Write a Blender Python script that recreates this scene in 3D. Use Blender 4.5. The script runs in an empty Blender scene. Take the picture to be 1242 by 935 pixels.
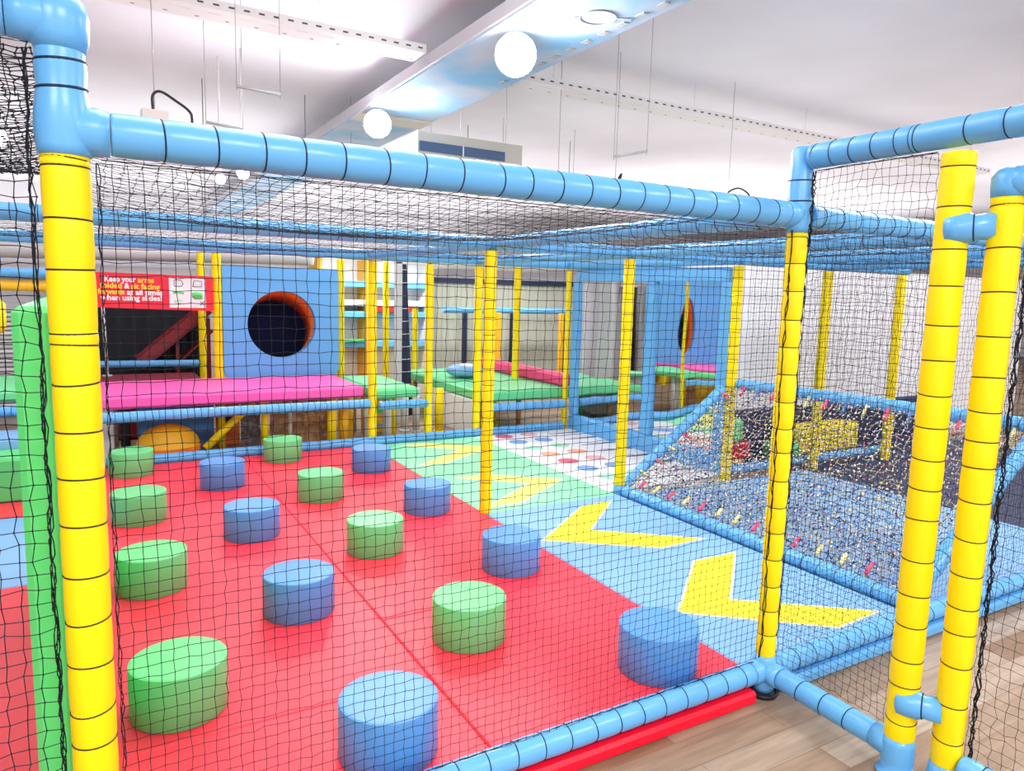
import bpy, math, random
import numpy as np
from mathutils import Vector, Matrix, noise as mnoise

rnd = random.Random(7)
sc = bpy.context.scene
COL = sc.collection
PI = math.pi

# ------------------------------------------------------------------ materials
def nodes_of(m):
    m.use_nodes = True
    return m.node_tree.nodes, m.node_tree.links

def vinyl(name, rgb, rough=0.38, spec=0.5, bump=0.0, scale=9.0, var=0.0):
    m = bpy.data.materials.new(name)
    n, l = nodes_of(m)
    b = n['Principled BSDF']
    b.inputs['Base Color'].default_value = (*rgb, 1)
    b.inputs['Roughness'].default_value = rough
    b.inputs['Specular IOR Level'].default_value = spec
    if bump or var:
        tc = n.new('ShaderNodeTexCoord')
        t = n.new('ShaderNodeTexNoise'); t.inputs['Scale'].default_value = scale
        t.inputs['Detail'].default_value = 3
        l.new(tc.outputs['Object'], t.inputs['Vector'])
    if bump:
        bp = n.new('ShaderNodeBump'); bp.inputs['Strength'].default_value = bump
        bp.inputs['Distance'].default_value = 0.02
        l.new(t.outputs['Fac'], bp.inputs['Height']); l.new(bp.outputs['Normal'], b.inputs['Normal'])
    if var:
        r = n.new('ShaderNodeValToRGB')
        r.color_ramp.elements[0].position = 0.35; r.color_ramp.elements[1].position = 0.65
        r.color_ramp.elements[0].color = (*[c * (1 - var) for c in rgb], 1)
        r.color_ramp.elements[1].color = (*[min(1, c * (1 + var * .5)) for c in rgb], 1)
        l.new(t.outputs['Fac'], r.inputs['Fac']); l.new(r.outputs['Color'], b.inputs['Base Color'])
    return m

def lamp(name, rgb, s):
    m = bpy.data.materials.new(name); n, l = nodes_of(m)
    b = n['Principled BSDF']
    b.inputs['Base Color'].default_value = (*rgb, 1)
    b.inputs['Emission Color'].default_value = (*rgb, 1)
    b.inputs['Emission Strength'].default_value = s
    return m

M = {}
M['blue'] = vinyl('blue_vinyl', (.125, .42, .80), .30, .5, .10, 14)
M['yellow'] = vinyl('yellow_vinyl', (1.0, .74, .0), .45, .35, .06, 12)
M['green'] = vinyl('green_vinyl', (.10, .60, .16), .42, .5, .06, 10)
M['greenwall'] = vinyl('green_pad_vinyl', (.12, .74, .20), .45, .4, .06, 10)
M['stoneblue'] = vinyl('stone_blue_vinyl', (.095, .30, .70), .42, .45, .05, 10)
M['stonegreen'] = vinyl('stone_green_vinyl', (.15, .60, .22), .42, .5, .05, 10)
M['redmat'] = vinyl('red_mat_vinyl', (.92, .045, .075), .45, .32, .05, 4, .06)
M['redskirt'] = vinyl('red_skirt_vinyl', (.90, .004, .03), .45, .3, .05, 8)
M['bluemat'] = vinyl('blue_mat_vinyl', (.21, .43, .74), .42, .45, .05, 4, .05)
M['greenmat'] = vinyl('green_mat_vinyl', (.26, .80, .42), .4, .7, .05, 4, .05)
M['whitemat'] = vinyl('white_mat_vinyl', (.86, .84, .86), .45, .5, .04, 4)
M['yellowmark'] = vinyl('yellow_marking', (1.0, .80, .03), .5, .3)
M['palemark'] = vinyl('pale_yellow_edge', (.95, .90, .55), .5, .3)
M['softyellow'] = vinyl('soft_yellow_marking', (.85, .85, .16), .5, .3)
M['deckgreen'] = vinyl('deck_green_vinyl', (.14, .68, .28), .38, .8, .05, 8)
M['pink'] = vinyl('pink_vinyl', (.95, .10, .42), .4, .5, .05, 8)
M['hotpink'] = vinyl('crimson_vinyl', (.85, .05, .20), .45, .4, .05, 8)
M['orange'] = vinyl('orange_vinyl', (.90, .20, .02), .4, .5, .04, 8)
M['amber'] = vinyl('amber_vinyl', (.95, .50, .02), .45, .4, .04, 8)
M['red'] = vinyl('red_plastic', (.70, .015, .02), .35, .5)
M['shadedred'] = vinyl('shaded_red_vinyl', (.22, .012, .018), .4, .5)  # red darkened so the slide's shade sits in the colour
M['dark'] = vinyl('dark_mesh_fabric', (.018, .020, .026), .7, .2)
M['navy'] = vinyl('navy_padding', (.02, .03, .08), .5, .4)
M['deepnavy'] = vinyl('deep_navy_mesh', (.005, .009, .035), .8, .1)
M['tie'] = vinyl('dark_cable_tie', (.01, .025, .06), .5, .3)
M['tieY'] = vinyl('black_cable_tie', (.03, .025, .01), .5, .3)
M['net'] = vinyl('black_net_cord', (.006, .008, .016), .6, .25)
M['black'] = vinyl('black_rubber', (.012, .012, .015), .5, .4)
M['white'] = vinyl('white_paint', (.82, .81, .83), .5, .4)
M['wall'] = vinyl('wall_paint', (.80, .79, .83), .8, .2, 0, .6, .03)
M['ceil'] = vinyl('ceiling_paint', (.80, .79, .85), .9, .1, .0, .45, .07)
M['grey'] = vinyl('grey_metal', (.42, .43, .45), .4, .5)
M['palegrey'] = vinyl('pale_grey_metal', (.62, .61, .62), .45, .5)
M['silver'] = vinyl('silver_foil', (.60, .60, .62), .25, .9)
M['steel'] = vinyl('steel_rod', (.30, .30, .32), .4, .5)
M['cream'] = vinyl('cream_plastic', (.58, .56, .50), .5, .4)
M['beige'] = vinyl('beige_box', (.60, .57, .53), .6, .3)
M['slot'] = vinyl('dark_blue_slot', (.04, .10, .22), .4, .5)
M['lens'] = lamp('lamp_lens', (1, .98, 1), 260)
M['signred'] = vinyl('sign_red', (.85, .02, .05), .4, .4)
M['signwhite'] = vinyl('sign_white', (.88, .88, .88), .4, .4)
M['signyellow'] = vinyl('sign_yellow', (1, .62, .05), .4, .4)
M['signgreen'] = vinyl('sign_green', (.15, .70, .20), .4, .4)
M['signblack'] = vinyl('sign_black', (.03, .03, .03), .4, .4)
M['dotred'] = vinyl('spot_red', (.75, .10, .18), .5, .4)
M['dotblue'] = vinyl('spot_blue', (.18, .34, .66), .5, .4)
M['dotgreen'] = vinyl('spot_green', (.38, .72, .52), .5, .4)
M['dotorange'] = vinyl('spot_orange', (.85, .42, .25), .5, .4)
M['dotpink'] = vinyl('spot_pink', (.85, .42, .48), .5, .4)
M['keyline'] = vinyl('key_line', (.10, .12, .20), .5, .3)
M['traygrey'] = vinyl('tray_white', (.74, .72, .72), .6, .3)
M['traydark'] = vinyl('tray_slot', (.10, .09, .10), .8, .1)
M['beamside'] = vinyl('beam_side_grey', (.52, .51, .55), .5, .4)

def wood_mat():
    m = bpy.data.materials.new('wood_planks'); n, l = nodes_of(m)
    b = n['Principled BSDF']; b.inputs['Roughness'].default_value = .5
    tc = n.new('ShaderNodeTexCoord')
    br = n.new('ShaderNodeTexBrick')
    br.inputs['Scale'].default_value = 1.0
    br.inputs['Brick Width'].default_value = .9
    br.inputs['Row Height'].default_value = .13
    br.inputs['Mortar Size'].default_value = .002
    br.inputs['Color1'].default_value = (.25, .15, .085, 1)
    br.inputs['Color2'].default_value = (.44, .35, .27, 1)
    br.inputs['Mortar'].default_value = (.25, .16, .10, 1)
    l.new(tc.outputs['Object'], br.inputs['Vector'])
    mp = n.new('ShaderNodeMapping'); mp.inputs['Scale'].default_value = (1.2, 14, 1)
    l.new(tc.outputs['Object'], mp.inputs['Vector'])
    t = n.new('ShaderNodeTexNoise'); t.inputs['Scale'].default_value = 3; t.inputs['Detail'].default_value = 5
    l.new(mp.outputs['Vector'], t.inputs['Vector'])
    r = n.new('ShaderNodeValToRGB')
    r.color_ramp.elements[0].position = .3; r.color_ramp.elements[0].color = (.72, .70, .68, 1)
    r.color_ramp.elements[1].position = .7; r.color_ramp.elements[1].color = (1.1, 1.1, 1.1, 1)
    l.new(t.outputs['Fac'], r.inputs['Fac'])
    mx = n.new('ShaderNodeMix'); mx.data_type = 'RGBA'; mx.blend_type = 'MULTIPLY'; mx.inputs[0].default_value = 1
    l.new(br.outputs['Color'], mx.inputs[6]); l.new(r.outputs['Color'], mx.inputs[7])
    l.new(mx.outputs[2], b.inputs['Base Color'])
    return m
M['wood'] = wood_mat()

def ramp_mat(name, cols, scale, rough=.6, vec=(1, 1, 1), kind='white'):
    """cells of flat colours picked from a list"""
    m = bpy.data.materials.new(name); n, l = nodes_of(m)
    b = n['Principled BSDF']; b.inputs['Roughness'].default_value = rough
    tc = n.new('ShaderNodeTexCoord')
    mp = n.new('ShaderNodeMapping'); mp.inputs['Scale'].default_value = vec
    l.new(tc.outputs['Object'], mp.inputs['Vector'])
    t = n.new('ShaderNodeTexVoronoi'); t.inputs['Scale'].default_value = scale
    l.new(mp.outputs['Vector'], t.inputs['Vector'])
    sp = n.new('ShaderNodeSeparateColor'); l.new(t.outputs['Color'], sp.inputs[0])
    r = n.new('ShaderNodeValToRGB'); r.color_ramp.interpolation = 'CONSTANT'
    e = r.color_ramp.elements
    e[0].position = 0; e[0].color = (*cols[0], 1)
    e[1].position = 1 / len(cols); e[1].color = (*cols[1], 1)
    for i, c in enumerate(cols[2:], 2):
        x = e.new(i / len(cols)); x.color = (*c, 1)
    l.new(sp.outputs[0], r.inputs['Fac']); l.new(r.outputs['Color'], b.inputs['Base Color'])
    return m
M['rope'] = ramp_mat('multicolour_rope', [(.80, .74, .62), (.03, .04, .10), (.82, .66, .58), (.02, .03, .08), (.80, .70, .22), (.78, .74, .70), (.10, .12, .25), (.65, .12, .25), (.85, .78, .62)], 60)
M['ropedark'] = ramp_mat('dark_rope', [(.02, .03, .10), (.55, .50, .44), (.03, .06, .18), (.60, .54, .30), (.02, .02, .05), (.45, .40, .42)], 34)
M['weave'] = ramp_mat('brown_weave', [(.55, .27, .10), (.70, .42, .20), (.42, .22, .10), (.62, .36, .18)], 22)
M['mesh'] = ramp_mat('grey_mesh', [(.22, .20, .20), (.34, .31, .28), (.16, .15, .15)], 40)
M['beamfilm'] = None

def film_mat():
    m = bpy.data.materials.new('beam_blue_film'); n, l = nodes_of(m)
    b = n['Principled BSDF']; b.inputs['Roughness'].default_value = .55; b.inputs['Specular IOR Level'].default_value = .3
    tc = n.new('ShaderNodeTexCoord')
    t = n.new('ShaderNodeTexNoise'); t.inputs['Scale'].default_value = 1.3; t.inputs['Detail'].default_value = 3
    l.new(tc.outputs['Object'], t.inputs['Vector'])
    r = n.new('ShaderNodeValToRGB')
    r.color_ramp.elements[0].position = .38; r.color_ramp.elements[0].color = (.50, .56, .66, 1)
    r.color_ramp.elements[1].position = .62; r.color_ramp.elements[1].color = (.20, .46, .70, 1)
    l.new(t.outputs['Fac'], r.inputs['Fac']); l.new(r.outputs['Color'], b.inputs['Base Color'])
    return m
M['beamfilm'] = film_mat()

def mirror_mat():
    m = bpy.data.materials.new('wavy_mirror'); n, l = nodes_of(m)
    b = n['Principled BSDF']
    b.inputs['Base Color'].default_value = (.80, .83, .86, 1)
    b.inputs['Metallic'].default_value = 1; b.inputs['Roughness'].default_value = .03
    return m
M['mirror'] = mirror_mat()

def corr_mat():
    m = bpy.data.materials.new('sage_corrugated'); n, l = nodes_of(m)
    b = n['Principled BSDF']; b.inputs['Roughness'].default_value = .6
    b.inputs['Base Color'].default_value = (.52, .54, .46, 1)
    return m
M['sage'] = corr_mat()

# ------------------------------------------------------------------ mesh builder
class MB:
    def __init__(s):
        s.v = []; s.f = []; s.m = []; s.mats = []; s.sm = []
    def mi(s, mat):
        if mat not in s.mats: s.mats.append(mat)
        return s.mats.index(mat)
    def add(s, vs, fs, mat, smooth=False):
        o = len(s.v); k = s.mi(mat)
        s.v.extend([tuple(p) for p in vs])
        for f in fs:
            s.f.append(tuple(o + i for i in f)); s.m.append(k); s.sm.append(smooth)
        return s
    def box(s, x0, x1, y0, y1, z0, z1, mat, b=0.0):
        if b <= 0:
            vs = [(x, y, z) for x in (x0, x1) for y in (y0, y1) for z in (z0, z1)]
            fs = [(0, 1, 3, 2), (4, 6, 7, 5), (0, 4, 5, 1), (2, 3, 7, 6), (0, 2, 6, 4), (1, 5, 7, 3)]
            return s.add(vs, fs, mat)
        # chamfered box: 24 vertices
        b = min(b, (x1 - x0) * .45, (y1 - y0) * .45, (z1 - z0) * .45)
        X = (x0, x1); Y = (y0, y1); Z = (z0, z1); vs = []; ix = {}
        for i in (0, 1):
            for j in (0, 1):
                for k in (0, 1):
                    di = b if i == 0 else -b; dj = b if j == 0 else -b; dk = b if k == 0 else -b
                    ix[i, j, k, 0] = len(vs); vs.append((X[i], Y[j] + dj, Z[k] + dk))
                    ix[i, j, k, 1] = len(vs); vs.append((X[i] + di, Y[j], Z[k] + dk))
                    ix[i, j, k, 2] = len(vs); vs.append((X[i] + di, Y[j] + dj, Z[k]))
        fs = []
        q = lambda a, c: fs.append(tuple(ix[t] for t in a) if c else tuple(ix[t] for t in reversed(a)))
        for i in (0, 1):
            q([(i, 0, 0, 0), (i, 1, 0, 0), (i, 1, 1, 0), (i, 0, 1, 0)], i)
            q([(0, i, 0, 1), (1, i, 0, 1), (1, i, 1, 1), (0, i, 1, 1)], not i)
            q([(0, 0, i, 2), (1, 0, i, 2), (1, 1, i, 2), (0, 1, i, 2)], i)
        for i in (0, 1):
            for j in (0, 1):
                q([(i, j, 0, 0), (i, j, 1, 0), (i, j, 1, 1), (i, j, 0, 1)], i == j)
                q([(i, 0, j, 0), (i, 1, j, 0), (i, 1, j, 2), (i, 0, j, 2)], i != j)
                q([(0, i, j, 1), (1, i, j, 1), (1, i, j, 2), (0, i, j, 2)], i == j)
                for k in (0, 1):
                    q([(i, j, k, 0), (i, j, k, 1), (i, j, k, 2)], (i + j + k) % 2 == 1)
        return s.add(vs, fs, mat)
    def lathe(s, p0, p1, prof, mat, n=20, cap=True, smooth=True):
        """prof: list of (distance along axis, radius)"""
        p0 = Vector(p0); p1 = Vector(p1); d = (p1 - p0).normalized()
        a = d.orthogonal().normalized(); c = d.cross(a)
        vs = []; fs = []
        for t, r in prof:
            for k in range(n):
                w = 2 * PI * k / n
                vs.append(p0 + d * t + a * (r * math.cos(w)) + c * (r * math.sin(w)))
        for i in range(len(prof) - 1):
            for k in range(n):
                k2 = (k + 1) % n
                fs.append((i * n + k, i * n + k2, (i + 1) * n + k2, (i + 1) * n + k))
        s.add(vs, fs, mat, smooth)
        if cap:
            L = (len(prof) - 1) * n
            o = len(s.v) - len(vs); ki = s.mi(mat)
            s.f.append(tuple(o + k for k in reversed(range(n)))); s.m.append(ki); s.sm.append(False)
            s.f.append(tuple(o + L + k for k in range(n))); s.m.append(ki); s.sm.append(False)
        return s
    def cyl(s, p0, p1, r, mat, n=16, r1=None):
        L = (Vector(p1) - Vector(p0)).length
        return s.lathe(p0, p1, [(0, r), (L, r if r1 is None else r1)], mat, n)
    def tube(s, pts, r, mat, n=8, cap=True):
        pts = [Vector(p) for p in pts]; N = len(pts); vs = []; fs = []
        t0 = (pts[1] - pts[0]).normalized(); a = t0.orthogonal().normalized()
        for i, p in enumerate(pts):
            t = (pts[min(i + 1, N - 1)] - pts[max(i - 1, 0)]).normalized()
            a = (a - t * a.dot(t)).normalized(); c = t.cross(a)
            rr = r(i) if callable(r) else r
            for k in range(n):
                w = 2 * PI * k / n
                vs.append(p + a * (rr * math.cos(w)) + c * (rr * math.sin(w)))
        for i in range(N - 1):
            for k in range(n):
                k2 = (k + 1) % n
                fs.append((i * n + k, i * n + k2, (i + 1) * n + k2, (i + 1) * n + k))
        if cap:
            fs.append(tuple(reversed(range(n)))); fs.append(tuple((N - 1) * n + k for k in range(n)))
        return s.add(vs, fs, mat, True)
    def torus(s, c, axis, R, r, mat, n=22, k=6, tilt=0):
        c = Vector(c); d = Vector(axis).normalized(); a = d.orthogonal().normalized(); b = d.cross(a)
        vs = []; fs = []
        for i in range(n):
            w = 2 * PI * i / n; e = a * math.cos(w) + b * math.sin(w)
            for j in range(k):
                u = 2 * PI * j / k
                vs.append(c + e * (R + r * math.cos(u)) + d * (r * math.sin(u) + tilt * R * math.cos(w)))
        for i in range(n):
            for j in range(k):
                fs.append((i * k + j, ((i + 1) % n) * k + j, ((i + 1) % n) * k + (j + 1) % k, i * k + (j + 1) % k))
        return s.add(vs, fs, mat, True)
    def ball(s, c, r, mat, n=16, m=10, sq=(1, 1, 1), zmin=-1):
        vs = []; fs = []
        for i in range(m + 1):
            ph = -PI / 2 + PI * i / m
            if math.sin(ph) < zmin: ph = math.asin(zmin)
            for k in range(n):
                w = 2 * PI * k / n
                vs.append((c[0] + r * sq[0] * math.cos(ph) * math.cos(w), c[1] + r * sq[1] * math.cos(ph) * math.sin(w), c[2] + r * sq[2] * math.sin(ph)))
        for i in range(m):
            for k in range(n):
                fs.append((i * n + k, i * n + (k + 1) % n, (i + 1) * n + (k + 1) % n, (i + 1) * n + k))
        return s.add(vs, fs, mat, True)
    def prism(s, poly, z0, z1, mat, top=None):
        """poly in xy, counter-clockwise"""
        n = len(poly)
        vs = [(x, y, z0) for x, y in poly] + [(x, y, z1) for x, y in poly]
        s.add(vs, [tuple(reversed(range(n)))] + [(k, (k + 1) % n, n + (k + 1) % n, n + k) for k in range(n)], mat)
        o = len(s.v) - 2 * n
        s.f.append(tuple(o + n + k for k in range(n))); s.m.append(s.mi(top or mat)); s.sm.append(False)
        return s
    def build(s, name, parent=None, origin=None):
        me = bpy.data.meshes.new(name)
        v = np.array(s.v, dtype=float)
        if parent is not None:
            q = parent; off = Vector((0, 0, 0))
            while q is not None:
                off += q.location; q = q.parent
            o = np.array(off)
        elif origin is not None:
            o = np.array(origin, float)
        else:
            lo = v.min(0); hi = v.max(0); o = np.array([(lo[0] + hi[0]) / 2, (lo[1] + hi[1]) / 2, lo[2]])
        v = v - o
        me.from_pydata(v.tolist(), [], s.f)
        for mt in s.mats: me.materials.append(mt)
        me.polygons.foreach_set('material_index', s.m)
        me.polygons.foreach_set('use_smooth', s.sm)
        me.update()
        ob = bpy.data.objects.new(name, me); COL.objects.link(ob)
        if parent is not None: ob.parent = parent
        else: ob.location = o
        return ob

def tag(o, label=None, cat=None, group=None, kind=None):
    if label: o['label'] = label
    if cat: o['category'] = cat
    if group: o['group'] = group
    if kind: o['kind'] = kind
    return o

def thing(name, loc, label, cat, group=None):
    o = bpy.data.objects.new(name, None); COL.objects.link(o)
    o.location = loc; o.empty_display_size = .05
    return tag(o, label, cat, group)

# ------------------------------------------------------------------ padded tubes
def pinched(L, R, ties, bulge=.06, ends=True):
    """profile of a foam sleeve that is pinched under each tie"""
    pts = [0.0] + sorted(t for t in ties if 0.004 < t < L - 0.004) + [L]
    prof = []
    for i in range(len(pts) - 1):
        a, b = pts[i], pts[i + 1]; w = b - a
        lo = R * (1 - bulge)
        for f, r in ((0, lo), (.06, lo + (R - lo) * .45), (.16, R * (1 - bulge * .22)), (.5, R), (.84, R * (1 - bulge * .22)), (.94, lo + (R - lo) * .45)):
            prof.append((a + w * f, r))
    prof.append((L, R * (1 - bulge)))
    return prof

def pad_tube(parent, name, p0, p1, R, ties, mat, tiemat, with_ties=True, n=20, bulge=.06, tr=.0021):
    p0 = Vector(p0); p1 = Vector(p1); L = (p1 - p0).length; d = (p1 - p0) / L
    mb = MB(); mb.lathe(p0, p1, pinched(L, R, ties, bulge), mat, n)
    sl = mb.build(name, parent)
    if with_ties:
        for t in ties:
            tb = MB(); tb.torus(p0 + d * t, d, R * (1 - bulge) + .0005, tr, tiemat, n=22, k=5, tilt=rnd.uniform(-.10, .10))
            tb.build('cable_tie', sl)
    return sl

def even(L, step, off=0.05):
    n = int((L - 2 * off) / step) + 1
    return [off + (L - 2 * off - (n - 1) * step) / 2 + i * step for i in range(n)]

RAILS = 'padded rails of the climbing frame'
def rail(p0, p1, label, R=.046, mat='blue', step=.108, ties=None, with_ties=True, n=18, cat='rail', name='padded_rail', bulge=.06):
    p0 = Vector(p0); p1 = Vector(p1); L = (p1 - p0).length
    t = thing(name, tuple((p0 + p1) / 2), label, cat, RAILS)
    pad_tube(t, 'foam_sleeve', p0, p1, R, ties if ties is not None else even(L, step), M[mat], M['tie'], with_ties, n, bulge)
    return t

POSTS = 'padded posts of the climbing frame'
def post(x, y, z0, z1, R, label, ties=None, with_ties=True, n=20, bulge=.06, step=.112, mat='yellow', x1=None, y1=None):
    t = thing('padded_post', (x, y, z0), label, 'post', POSTS)
    L = z1 - z0
    tt = [q - z0 for q in ties] if ties is not None else even(L, step)
    pad_tube(t, 'foam_sleeve', (x, y, z0), (x if x1 is None else x1, y if y1 is None else y1, z1), R, tt, M[mat], M['tieY'], with_ties, n, bulge)
    return t

# ------------------------------------------------------------------ nets
def net(name, fn, nu, nv, r, label, jit=.0025, knot=1.9, mat=None, nrm=(0, 1, 0), seed=1, sides=3, kmat=None, cat='net'):
    """fn(i, j) -> point of a grid of nu+1 by nv+1 knots; every cord is a thin tube"""
    rg = np.random.default_rng(seed)
    P = np.array([[fn(i / nu, j / nv) for j in range(nv + 1)] for i in range(nu + 1)], float)
    J = rg.normal(0, jit, P.shape); P = P + J
    nv_ = Vector(nrm).normalized()
    V = []; F = []; base = 0; r = r * (1 if mat else .74); knot = knot * (1 if mat else 1.35)
    def strand(pts):
        nonlocal base
        N = len(pts)
        t = np.gradient(pts, axis=0); t /= np.linalg.norm(t, axis=1)[:, None] + 1e-12
        a = np.tile(np.array(nv_), (N, 1)); a -= (a * t).sum(1)[:, None] * t; a /= np.linalg.norm(a, axis=1)[:, None] + 1e-12
        b = np.cross(t, a)
        ring = []
        for k in range(sides):
            w = 2 * PI * k / sides
            ring.append(pts + r * (math.cos(w) * a + math.sin(w) * b))
        V.append(np.stack(ring, 1).reshape(-1, 3))
        i = np.arange(N - 1)[:, None] * sides; k = np.arange(sides)[None, :]; k2 = (k + 1) % sides
        f = np.stack([base + i + k, base + i + k2, base + i + sides + k2, base + i + sides + k], -1).reshape(-1, 4)
        F.append(f); base += N * sides
    for i in range(nu + 1): strand(P[i])
    for j in range(nv + 1): strand(P[:, j])
    quads = np.concatenate(F); nq = len(quads)
    tris = np.zeros((0, 3), int)
    if knot:
        K = P.reshape(-1, 3); kr = r * knot
        o = np.array([(1, 0, 0), (-1, 0, 0), (0, 1, 0), (0, -1, 0), (0, 0, 1), (0, 0, -1)], float) * kr
        kv = (K[:, None, :] + o[None] * (rg.uniform(.5, 1.5, (len(K), 1, 3)) if kmat else 1)).reshape(-1, 3); V.append(kv)
        tf = np.array([(0, 2, 4), (2, 1, 4), (1, 3, 4), (3, 0, 4), (2, 0, 5), (1, 2, 5), (3, 1, 5), (0, 3, 5)])
        tris = (base + np.arange(len(K))[:, None, None] * 6 + tf[None]).reshape(-1, 3)
        base += len(kv)
    V = np.concatenate(V)
    lo = V.min(0); hi = V.max(0); o = np.array([(lo[0] + hi[0]) / 2, (lo[1] + hi[1]) / 2, lo[2]])
    V = V - o
    me = bpy.data.meshes.new(name)
    me.vertices.add(len(V)); me.vertices.foreach_set('co', V.ravel())
    nl = len(quads) * 4 + len(tris) * 3
    me.loops.add(nl); me.loops.foreach_set('vertex_index', np.concatenate([quads.ravel(), tris.ravel()]).astype(np.int32))
    npoly = len(quads) + len(tris); me.polygons.add(npoly)
    st = np.concatenate([np.arange(len(quads)) * 4, len(quads) * 4 + np.arange(len(tris)) * 3]).astype(np.int32)
    me.polygons.foreach_set('loop_start', st)
    me.update(calc_edges=True); me.validate()
    me.materials.append(mat or M['net'])
    if kmat:
        me.materials.append(kmat)
        me.polygons.foreach_set('material_index', np.concatenate([np.zeros(nq, int), np.ones(len(tris), int)]).astype(np.int32))
    ob = bpy.data.objects.new(name, me); COL.objects.link(ob); ob.location = o
    tag(ob, label, cat, 'black safety nets of the climbing frame' if cat == 'net' and mat is None else None)
    return ob

def bunch(mb, p0, p1, r=.004, n=40, w=.007, seed=1, turns=3):
    """gathered net edge: a few wavering cords twisted along a post"""
    rg = random.Random(seed); p0 = Vector(p0); p1 = Vector(p1)
    for s in range(turns):
        pts = []
        for i in range(n + 1):
            p = p0.lerp(p1, i / n)
            pts.append(p + Vector((rg.uniform(-w, w), rg.uniform(-w, w), 0)))
        mb.tube(pts, r * .5, M['net'], 4, False)

# =================================================================== SETTING
def struct(name, mb):
    return tag(mb.build(name), kind='structure')
b = MB(); b.box(-9, 26, -6, 22, -.1, 0, M['wood']); struct('floor', b)
b = MB(); b.box(-9, 26, -6, 22, 4.0, 4.1, M['ceil']); struct('ceiling', b)
b = MB(); b.box(-9, 26, 22, 22.1, 0, 4.0, M['wall']); struct('wall_back', b)
b = MB(); b.box(-6, 11, 10.2, 10.3, 0, 2.05, M['wall']); struct('wall_rear', b)
b = MB(); b.box(4.76, 11, 5.0, 5.08, 0, 1.95, M['wall']); struct('wall_side', b)
b = MB(); b.box(26, 26.1, -6, 22, 0, 4.0, M['wall']); struct('wall_right', b)
b = MB(); b.box(-9.1, -9, -6, 22, 0, 4.0, M['wall']); struct('wall_left', b)

# --- ceiling beam with blue film
t = thing('ceiling_beam', (3.1, 6.5, 3.55), 'long boxed ceiling beam wrapped in shiny pale blue film', 'beam')
b = MB(); b.box(2.66, 3.50, -1.0, 21.5, 3.58, 3.70, M['beamside'], .01); b.build('beam_body', t)
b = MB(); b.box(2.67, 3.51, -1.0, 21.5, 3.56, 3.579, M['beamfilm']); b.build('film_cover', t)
for y in (2, 5, 8, 11, 14, 17, 20):
    b = MB(); b.cyl((3.08, y, 3.70), (3.08, y, 4.0), .006, M['steel'], 6); b.build('hanger_rod', t)
b = MB()
b.torus((3.18, 4.38, 3.556), (0, 0, 1), .13, .006, M['grey'], 32, 5)
b.tube([(3.30, 4.32, 3.556), (3.38, 4.26, 3.556), (3.42, 4.30, 3.556)], .005, M['grey'], 5)
b.tube([(3.06, 4.44, 3.556), (3.02, 4.5, 3.556)], .005, M['grey'], 5)
for i in range(11):
    y = 3.9 + i * .22
    for dx in (0, .03, .06):
        b.box(3.38 + dx * .6, 3.392 + dx * .6, y, y + .09, 3.552, 3.56, M['grey'])
b.build('printed_outline', t)
b = MB(); b.box(2.665, 3.515, 8.05, 8.45, 3.545, 3.56, M['cream']); tag(b.build('joint_strip', t), 'beige joint strip')

# --- perforated trays
def tray(x0, x1, y, z, label):
    t = thing('cable_tray', ((x0 + x1) / 2, y, z), label, 'cable tray', 'perforated cable trays under the ceiling')
    b = MB()
    b.box(x0, x1, y - .14, y + .14, z, z + .006, M['traygrey'])
    b.box(x0, x1, y - .146, y - .14, z, z + .07, M['traygrey'])
    b.box(x0, x1, y + .14, y + .146, z, z + .07, M['traygrey'])
    n = int((x1 - x0) / .11)
    for i in range(n):
        x = x0 + (i + .5) * (x1 - x0) / n
        b.box(x - .022, x + .022, y - .1475, y - .1459, z + .028, z + .042, M['traydark'])
        if i % 2 == 0:
            b.box(x - .014, x + .014, y + .07, y + .082, z - .0015, z + .0002, M['traydark'])
        if i % 2 == 1:
            b.box(x - .05, x + .05, y - .05, y - .044, z - .0015, z + .0002, M['palegrey'])
    b.build('tray', t)
    for x in np.arange(x0 + .5, x1, 1.9):
        b = MB(); b.cyl((x, y, z), (x, y, 4.0), .0025, M['palegrey'], 6); b.build('hanger_rod', t)
tray(-2.6, 2.60, 6.25, 3.66, 'white perforated cable tray left of the blue filmed ceiling beam')
tray(3.56, 12.0, 6.3, 3.62, 'white perforated cable tray right of the blue filmed ceiling beam')

# --- spot lamps
def spot(p, r, label, aim=(0, 0, 1.6), power=25, topz=3.56):
    t = thing('spotlight', p, label, 'light', 'round white spotlights')
    p = Vector(p); d = (Vector(aim) - p).normalized()
    b = MB(); b.lathe(p - d * .16, p, [(0, r * .55), (.05, r * .8), (.15, r * 1.05), (.16, r * 1.05)], M['white'], 24); b.build('housing', t)
    b = MB(); b.lathe(p, p + d * .05, [(0, r), (.015, r * .95), (.035, r * .6), (.042, .002)], M['lens'], 24); b.build('lens', t)
    b = MB(); b.cyl(p - d * .1, (p.x - d.x * .1, p.y - d.y * .1, topz), .012, M['white'], 8); b.build('stem', t)
    ld = bpy.data.lights.new('spot_glow', 'POINT'); ld.energy = power; ld.shadow_soft_size = .12
    lo = bpy.data.objects.new('spot_glow', ld); COL.objects.link(lo); lo.location = p + d * .22; lo['kind'] = 'structure'
    lo.parent = None
    return t
spot((2.84, 4.95, 3.39), .15, 'larger glaring round spotlight under the blue filmed ceiling beam')
spot((2.74, 7.75, 3.38), .14, 'glaring round spotlight lower on the beam, just above the blue rail')
spot((1.38, 8.0, 2.75), .06, 'small bright lamp seen through the top net, upper of two', power=4, topz=4)
spot((1.22, 8.4, 2.72), .05, 'small bright lamp seen through the top net, lower of two', power=3, topz=4)
spot((-.62, 7.2, 2.72), .07, 'bright lamp at the left edge beyond the tall yellow post', power=6, topz=4)

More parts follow.
